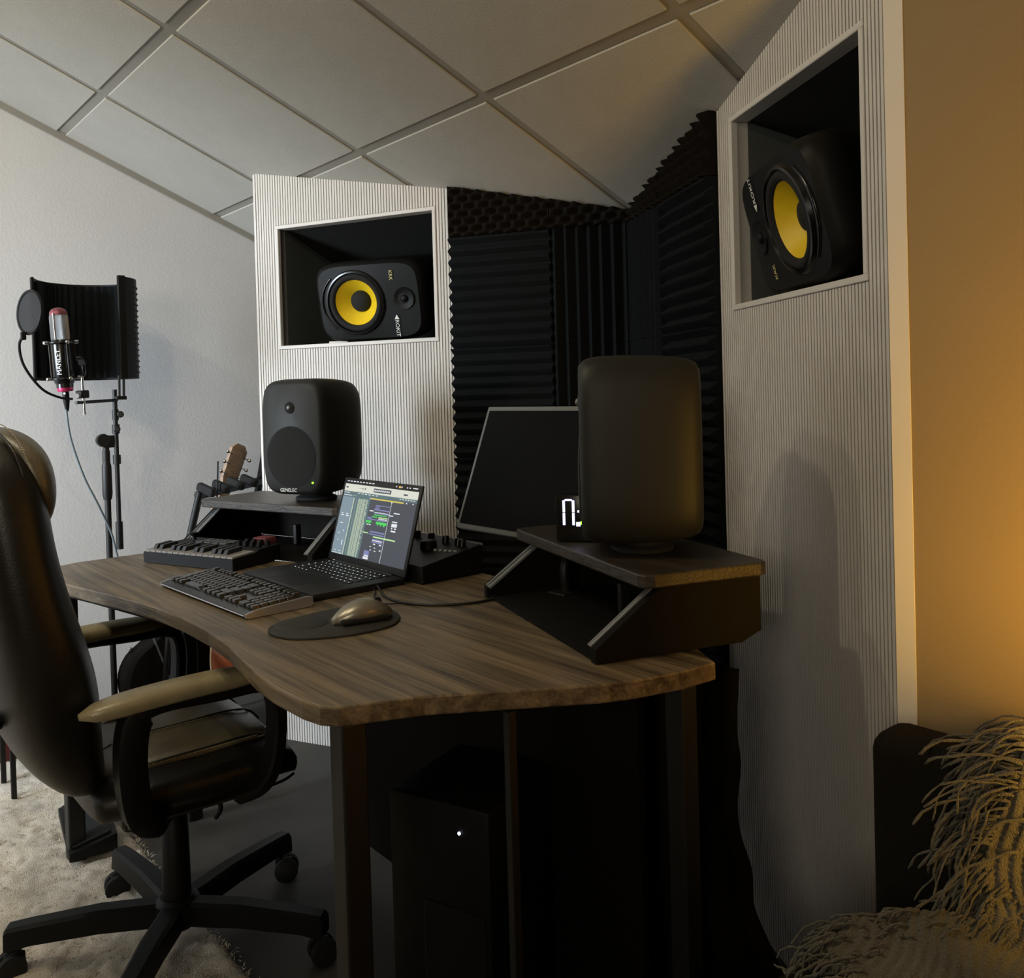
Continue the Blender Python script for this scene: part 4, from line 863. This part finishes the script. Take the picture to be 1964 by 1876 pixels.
for (x, z) in ((0.150, 0.235), (0.158, 0.185)):
    bm = new(); lathe(bm, [(0.009, 0), (0.009, 0.006), (0.006, 0.009)], (x, -0.03, z), (1, -0.6, 0), 14); obj('strap_button', bm, M['chrome'], g1, smooth=40)
g2 = thing('acoustic_guitar', 'orange brown acoustic guitar seen edge on under the desk, cream edging', 'guitar', (-3.045, 1.255, 0.15), rot=(0, 0, math.radians(-40)))
bm = new(); guitar_body(bm, 0, 0.0, 0.86, -0.052, 0.052); obj('body', bm, M['sunburst'], g2, smooth=30)
out_ = [(0, 0.0), (0.10, 0.004), (0.165, 0.05), (0.20, 0.12), (0.195, 0.19), (0.155, 0.25), (0.128, 0.30), (0.135, 0.35), (0.148, 0.40), (0.135, 0.45), (0.09, 0.485), (0.0, 0.497)]
for yb_ in (-0.052, 0.052):
    half = spline([Vector((x * 0.862, yb_, z * 0.862)) for x, z in out_], 4)
    bm = new(); tube(bm, half, 0.0032, 6); tube(bm, [Vector((-p.x, p.y, p.z)) for p in half], 0.0032, 6); obj('binding', bm, M['cream'], g2, smooth=60)
bm = new(); prism(bm, [(-0.027, 0.36), (0.027, 0.36), (0.022, 0.62), (-0.022, 0.62)], -0.066, -0.045, 'y', bev=0.003); obj('neck', bm, M['blackwood'], g2, smooth=30)
# red bag behind the keyboard controller, and red box at the wall
bm = new(); box(bm, (-2.195, 0.975, 0.7685), (0.045, 0.040, 0.056), R3(0, 0, 0.35), bev=0.003); tag(obj('small_box', bm, M['red'], smooth=30), 'small dark red box on the desk behind the piano style controller', 'box')
bm = new(); box(bm, (-3.33, 0.36, 0.065), (0.18, 0.42, 0.13), bev=0.006); tag(obj('floor_box', bm, M['red'], smooth=30), 'low dark red box on the floor at the left wall', 'box')

# black stand with a pale blue device at the far left
ls = thing('equipment_stand', 'black metal stand holding a pale blue device at the left edge', 'stand', (-2.95, 0.46, 0))
def lb(nm, c, s, m_='blackmetal'):
    bm = new(); box(bm, c, s, bev=min(s) * 0.15); return obj(nm, bm, M[m_], ls, origin=(-2.95, 0.46, 0))
for (x, y) in ((-2.90, 0.50), (-3.05, 0.50), (-2.90, 0.30), (-3.05, 0.30)): lb('leg', (x, y, 0.27), (0.014, 0.014, 0.54))
lb('lower_shelf', (-2.975, 0.40, 0.30), (0.17, 0.21, 0.02)); lb('upper_shelf', (-2.975, 0.40, 0.545), (0.17, 0.21, 0.012)); lb('cross_rail', (-2.895, 0.40, 0.47), (0.012, 0.20, 0.012))
lb('device', (-2.97, 0.40, 0.40), (0.13, 0.155, 0.18), 'bluecase')
# ------------------------------------------------------------------ rug
rg = thing('shag_rug', 'cream shaggy rug under the office chair', 'rug', (-2.30, -0.05, 0))
bm = new()
rr = random.Random(5)
from mathutils import noise as mn
def fr_(i, j):
    x = -1.0 + 1.85 * i; y = -0.85 + 1.595 * j
    e = min(i, 1 - i, j, 1 - j); k = min(1, e / 0.01)
    z = 0.010 + 0.012 * mn.noise(Vector((x * 9, y * 9, 0))) + 0.007 * mn.noise(Vector((x * 34, y * 34, 3)))
    wob = 0.008 * mn.noise(Vector((x * 20, y * 20, 8)))
    return (x + wob, y + wob, max(0.002, 0.006 + z * k) if e > 0 else 0.001)
V = grid(bm, fr_, 230, 200)
obj('pile_base', bm, M['rug'], rg, smooth=180)
vs, fs = [], []
for k in range(42000):
    x = rr.uniform(-1.0, 0.86); y = rr.uniform(-0.45, 0.75)
    if x > 0.84 or y > 0.735:
        pass
    a = rr.uniform(0, 2 * PI); L_ = rr.uniform(0.007, 0.015); w_ = 0.0011
    z0 = 0.012 + 0.010 * mn.noise(Vector((x * 9, y * 9, 0)))
    ca, sa = math.cos(a), math.sin(a); b0 = len(vs)
    vs += [(x - sa * w_, y + ca * w_, z0), (x + sa * w_, y - ca * w_, z0), (x + ca * L_ * 0.4 - sa * w_, y + sa * L_ * 0.4 + ca * w_, z0 + L_ * 0.38), (x + ca * L_ * 0.4 + sa * w_, y + sa * L_ * 0.4 - ca * w_, z0 + L_ * 0.38), (x + ca * L_, y + sa * L_, z0 + L_ * 0.30)]
    fs += [(b0, b0 + 1, b0 + 3, b0 + 2), (b0 + 2, b0 + 3, b0 + 4)]
me = bpy.data.meshes.new('pile'); me.from_pydata(vs, [], fs); me.materials.append(M['rug']); o = bpy.data.objects.new('pile', me); C.objects.link(o); o.parent = rg; o['kind'] = 'stuff'

# pedal lying on the rug
pd = thing('foot_pedal', 'flat black foot pedal lying on the rug behind the chair', 'pedal', (-2.52, 0.60, 0.028), math.radians(-8))
bm = new(); prism(bm, [(-0.055, 0), (0.055, 0), (0.055, 0.045), (-0.055, 0.020)], -0.15, 0.15, 'x', bev=0.003); obj('housing', bm, M['blackplastic'], pd, smooth=30)
bm = new(); box(bm, (0, -0.002, 0.0365), (0.27, 0.09, 0.005), R3(math.radians(12.8), 0, 0)); obj('tread', bm, M['rubber'], pd)

# ------------------------------------------------------------------ under the desk
pc = thing('computer_tower', 'black computer tower with a tiny white light under the desk', 'computer', (-1.24, 0.92, 0), math.radians(20))
bm = new(); box(bm, (0, 0, 0.255), (0.20, 0.22, 0.47), bev=0.006); obj('case', bm, M['blackplastic'], pc, smooth=30)
bm = new(); box(bm, (0.03, -0.111, 0.20), (0.12, 0.003, 0.24), bev=0.001); obj('front_panel', bm, M['glossblack'], pc)
bm = new(); sphere(bm, (0.045, -0.113, 0.447), (0.0028, 0.002, 0.0028), 10, 6); obj('power_light', bm, M['whiteled'], pc)
for s in (-1, 1):
    for t2 in (-1, 1):
        bm = new(); lathe(bm, [(0.014, 0), (0.014, 0.022)], (0.08 * s, 0.09 * t2, 0), n=12); obj('foot', bm, M['rubber'], pc)

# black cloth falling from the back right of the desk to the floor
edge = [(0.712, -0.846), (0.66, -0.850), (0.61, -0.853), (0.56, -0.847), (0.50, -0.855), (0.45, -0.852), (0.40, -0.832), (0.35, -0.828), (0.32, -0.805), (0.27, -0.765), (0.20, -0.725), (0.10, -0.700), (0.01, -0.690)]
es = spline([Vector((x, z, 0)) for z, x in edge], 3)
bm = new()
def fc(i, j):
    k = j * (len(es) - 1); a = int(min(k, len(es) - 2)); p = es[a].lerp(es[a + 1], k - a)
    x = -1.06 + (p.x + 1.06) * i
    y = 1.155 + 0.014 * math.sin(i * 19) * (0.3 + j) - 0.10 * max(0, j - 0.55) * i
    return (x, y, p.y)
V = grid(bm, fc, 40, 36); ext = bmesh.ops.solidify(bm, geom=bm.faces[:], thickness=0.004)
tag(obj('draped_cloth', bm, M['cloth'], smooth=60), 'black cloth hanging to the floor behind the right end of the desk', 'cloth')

# ------------------------------------------------------------------ sofa and throw
sf = thing('sofa', 'low black fabric sofa against the yellow lit wall', 'sofa', (-0.1, 0.9, 0))
def rbox(c, s, bev, nm, seg=4):
    bm = new(); box(bm, c, s, bev=bev, seg=seg); return obj(nm, bm, M['sofa'], sf, smooth=50, origin=(-0.1, 0.9, 0))
rbox((-0.09, 1.195, 0.365), (1.09, 0.09, 0.620), 0.028, 'backrest')
rbox((-0.09, 0.72, 0.24), (1.14, 0.88, 0.34), 0.022, 'base')
for (x, y) in ((-0.6, 0.36), (0.42, 0.36), (-0.6, 1.1), (0.42, 1.1)):
    bm = new(); box(bm, (x, y, 0.036), (0.05, 0.05, 0.072)); obj('foot', bm, M['blackwood'], sf, origin=(-0.1, 0.9, 0))

th = thing('knitted_throw', 'beige knitted throw with long fringe draped over the black sofa', 'blanket', (-0.4, 1.1, 0.42))
TO = Vector((-0.4, 1.1, 0.42))
# drape path (y,z) from behind the backrest, over it, down its face and out over the seat
drape = spline([Vector((0, y, z)) for y, z in [(1.250, 0.640), (1.235, 0.678), (1.19, 0.687), (1.148, 0.672), (1.132, 0.61), (1.124, 0.54), (1.100, 0.495), (1.065, 0.470), (1.005, 0.444), (0.93, 0.424), (0.84, 0.422), (0.74, 0.422), (0.62, 0.420)]], 8)
left = [(0.0, -0.415), (0.10, -0.425), (0.22, -0.445), (0.32, -0.46), (0.42, -0.465), (0.50, -0.48), (0.555, -0.505), (0.60, -0.555), (0.65, -0.605), (0.70, -0.615), (0.74, -0.560), (0.80, -0.545), (0.88, -0.54), (1.0, -0.52)]
def lx(j):
    for a, b_ in zip(left[:-1], left[1:]):
        if a[0] <= j <= b_[0]:
            t_ = (j - a[0]) / (b_[0] - a[0]); t_ = t_ * t_ * (3 - 2 * t_); return a[1] + (b_[1] - a[1]) * t_
    return left[-1][1]
def dp(j):
    k = j * (len(drape) - 1); a = int(min(k, len(drape) - 2)); return drape[a].lerp(drape[a + 1], k - a)
def sheet(i, j):
    p = dp(j); nx = dp(min(1, j + 0.01)) - dp(max(0, j - 0.01)); n_ = Vector((0, nx.z, -nx.y)).normalized()
    if n_.z < -0.2: n_ = -n_
    if abs(n_.z) < 0.3 and n_.y > 0: n_ = -n_
    x0 = lx(j); x = x0 + (0.15 - x0) * i
    fold = 0.013 * (1 + math.sin(26 * x + 5 * j + 2.0 * mn.noise(Vector((x * 5, j * 4, 0))))) + 0.016 * (1 + mn.noise(Vector((x * 9, j * 11, 4))))
    wv = 0.5 + 0.5 * math.sin(2 * PI * x / 0.0135)
    row = (j * 1.25) / 0.011; ph = abs(((row + 0.5 * (round(x / 0.0135) % 2)) % 1.0) - 0.5) * 2
    kn = 0.0052 * wv * (0.35 + 0.65 * ph)
    e = min(1, i / 0.03); h = 0.004 + fold * (0.25 + 0.75 * e) + kn
    dxf = 0.010 * math.sin(j * 30) * (1 - i)
    return Vector((x + dxf, p.y, p.z)) + n_ * h
bm = new(); V = grid(bm, lambda i, j: sheet(i, j) - TO, 260, 330); obj('knitted_cloth', bm, M['yarn'], th, smooth=180)
rr = random.Random(11); me_all = new()
def strand(root, d0, L_, rad=0.0026, tries=0):
    pts = [Vector(root)]; d = Vector(d0).normalized(); n_ = 11
    for k in range(n_):
        d = (d + Vector((rr.uniform(-.28, .28), rr.uniform(-.28, .28), rr.uniform(-.25, .2))) + Vector((0, 0, -0.16))).normalized()
        p = pts[-1] + d * (L_ / n_)
        # keep clear of the backrest face, the seat and the backrest top
        if p.z < 0.418 and p.x > -0.665: p.z = 0.418 + rr.uniform(0, .006); d.z = abs(d.z) * 0.2
        if p.y > 1.147 and p.z < 0.672: p.y = 1.145 - rr.uniform(0, .006); d.y = -abs(d.y) * 0.2
        if p.y > 1.147 and 0.64 < p.z < 0.678: p.z = 0.678
        pts.append(p)
    tube(me_all, [p - TO for p in pts], [rad * (0.95 + 0.25 * math.sin(k * 2.1)) for k in range(len(pts))], 5)
for k in range(440):
    j = rr.uniform(0.06, 0.80); i = rr.uniform(0.0, 0.04) if rr.random() < 0.8 else rr.uniform(0.04, 0.10)
    if j < 0.36:
        d0 = (-1.0, -0.25, rr.uniform(0.0, 0.35) if j < 0.28 else 0.0); L_ = rr.uniform(0.07, 0.13)
    elif j < 0.56: d0 = (-0.7, -0.3, -0.6); L_ = rr.uniform(0.06, 0.11)
    else: d0 = (-0.9, -0.55, 0.05); L_ = rr.uniform(0.04, 0.085)
    strand(sheet(i, j) + Vector((0, -0.002, 0.003)), d0, L_, rr.uniform(0.0012, 0.0021))
o = obj('fringe', me_all, M['yarn'], th, smooth=180); o['kind'] = 'stuff'

# ------------------------------------------------------------------ sub-parts hang on the part they belong to
def centre(o):
    vs_ = [Vector(c) for c in o.bound_box]; return sum(vs_, Vector()) / 8
NEST = {'studio_monitor': {'lettering': 'cabinet', 'power_led': 'cabinet', 'tweeter_dome': 'tweeter_ring', 'grille_edge': 'woofer_grille'},
        'niche_speaker': {'dust_cap': 'woofer_cone', 'lettering': 'baffle', 'badge': 'baffle', 'tweeter_dome': 'tweeter_surround'},
        'office_chair': {'caster': 'base_leg', 'caster_fork': 'base_leg', 'height_lever': 'tilt_mechanism', 'seat_edge_piping': 'seat'},
        'laptop': {'key': 'base', 'key_legends': 'base', 'trackpad': 'base', 'display_panel': 'lid', 'toolbar': 'lid', 'header_band': 'lid', 'inspector_column': 'lid', 'track_names': 'lid', 'cycle_bar': 'lid', 'playhead': 'lid',
                   'green_regions': 'lid', 'lilac_regions': 'lid', 'white_regions': 'lid', 'pale_regions': 'lid', 'position_display': 'lid', 'position_digits': 'lid', 'menu_bar_text': 'lid', 'menu_bar_badge': 'lid'},
        'computer_monitor': {'screen': 'bezel'}, 'acoustic_guitar': {'tuning_peg': 'headstock', 'strings': 'neck', 'binding': 'body', 'strap_button': 'body'},
        'condenser_microphone': {'lettering': 'body', 'dome': 'grille', 'grille_posts': 'grille', 'indicator_light': 'cable_connector'},
        'studio_desk': {'rail_edge': 'rack_rail'}, 'microphone_stand': {'clamp_knob': 'boom_tube'}, 'reflection_filter': {'vent_fin': 'outer_shell'},
        'computer_tower': {'power_light': 'case'}, 'digital_clock': {'digits': 'case'}, 'pop_filter': {'mesh_screen': 'hoop'}, 'knitted_throw': {'fringe': 'knitted_cloth'}}
for root in [o for o in C.objects if o.parent is None]:
    rules = NEST.get(root.name.split('.')[0])
    if not rules: continue
    kids = list(root.children)
    for k in kids:
        target = rules.get(k.name.split('.')[0])
        if not target: continue
        cands = [p for p in kids if p.name.split('.')[0] == target]
        if cands:
            kc = k.matrix_basis @ centre(k)
            k.parent = min(cands, key=lambda p: (centre(p) - kc).length)
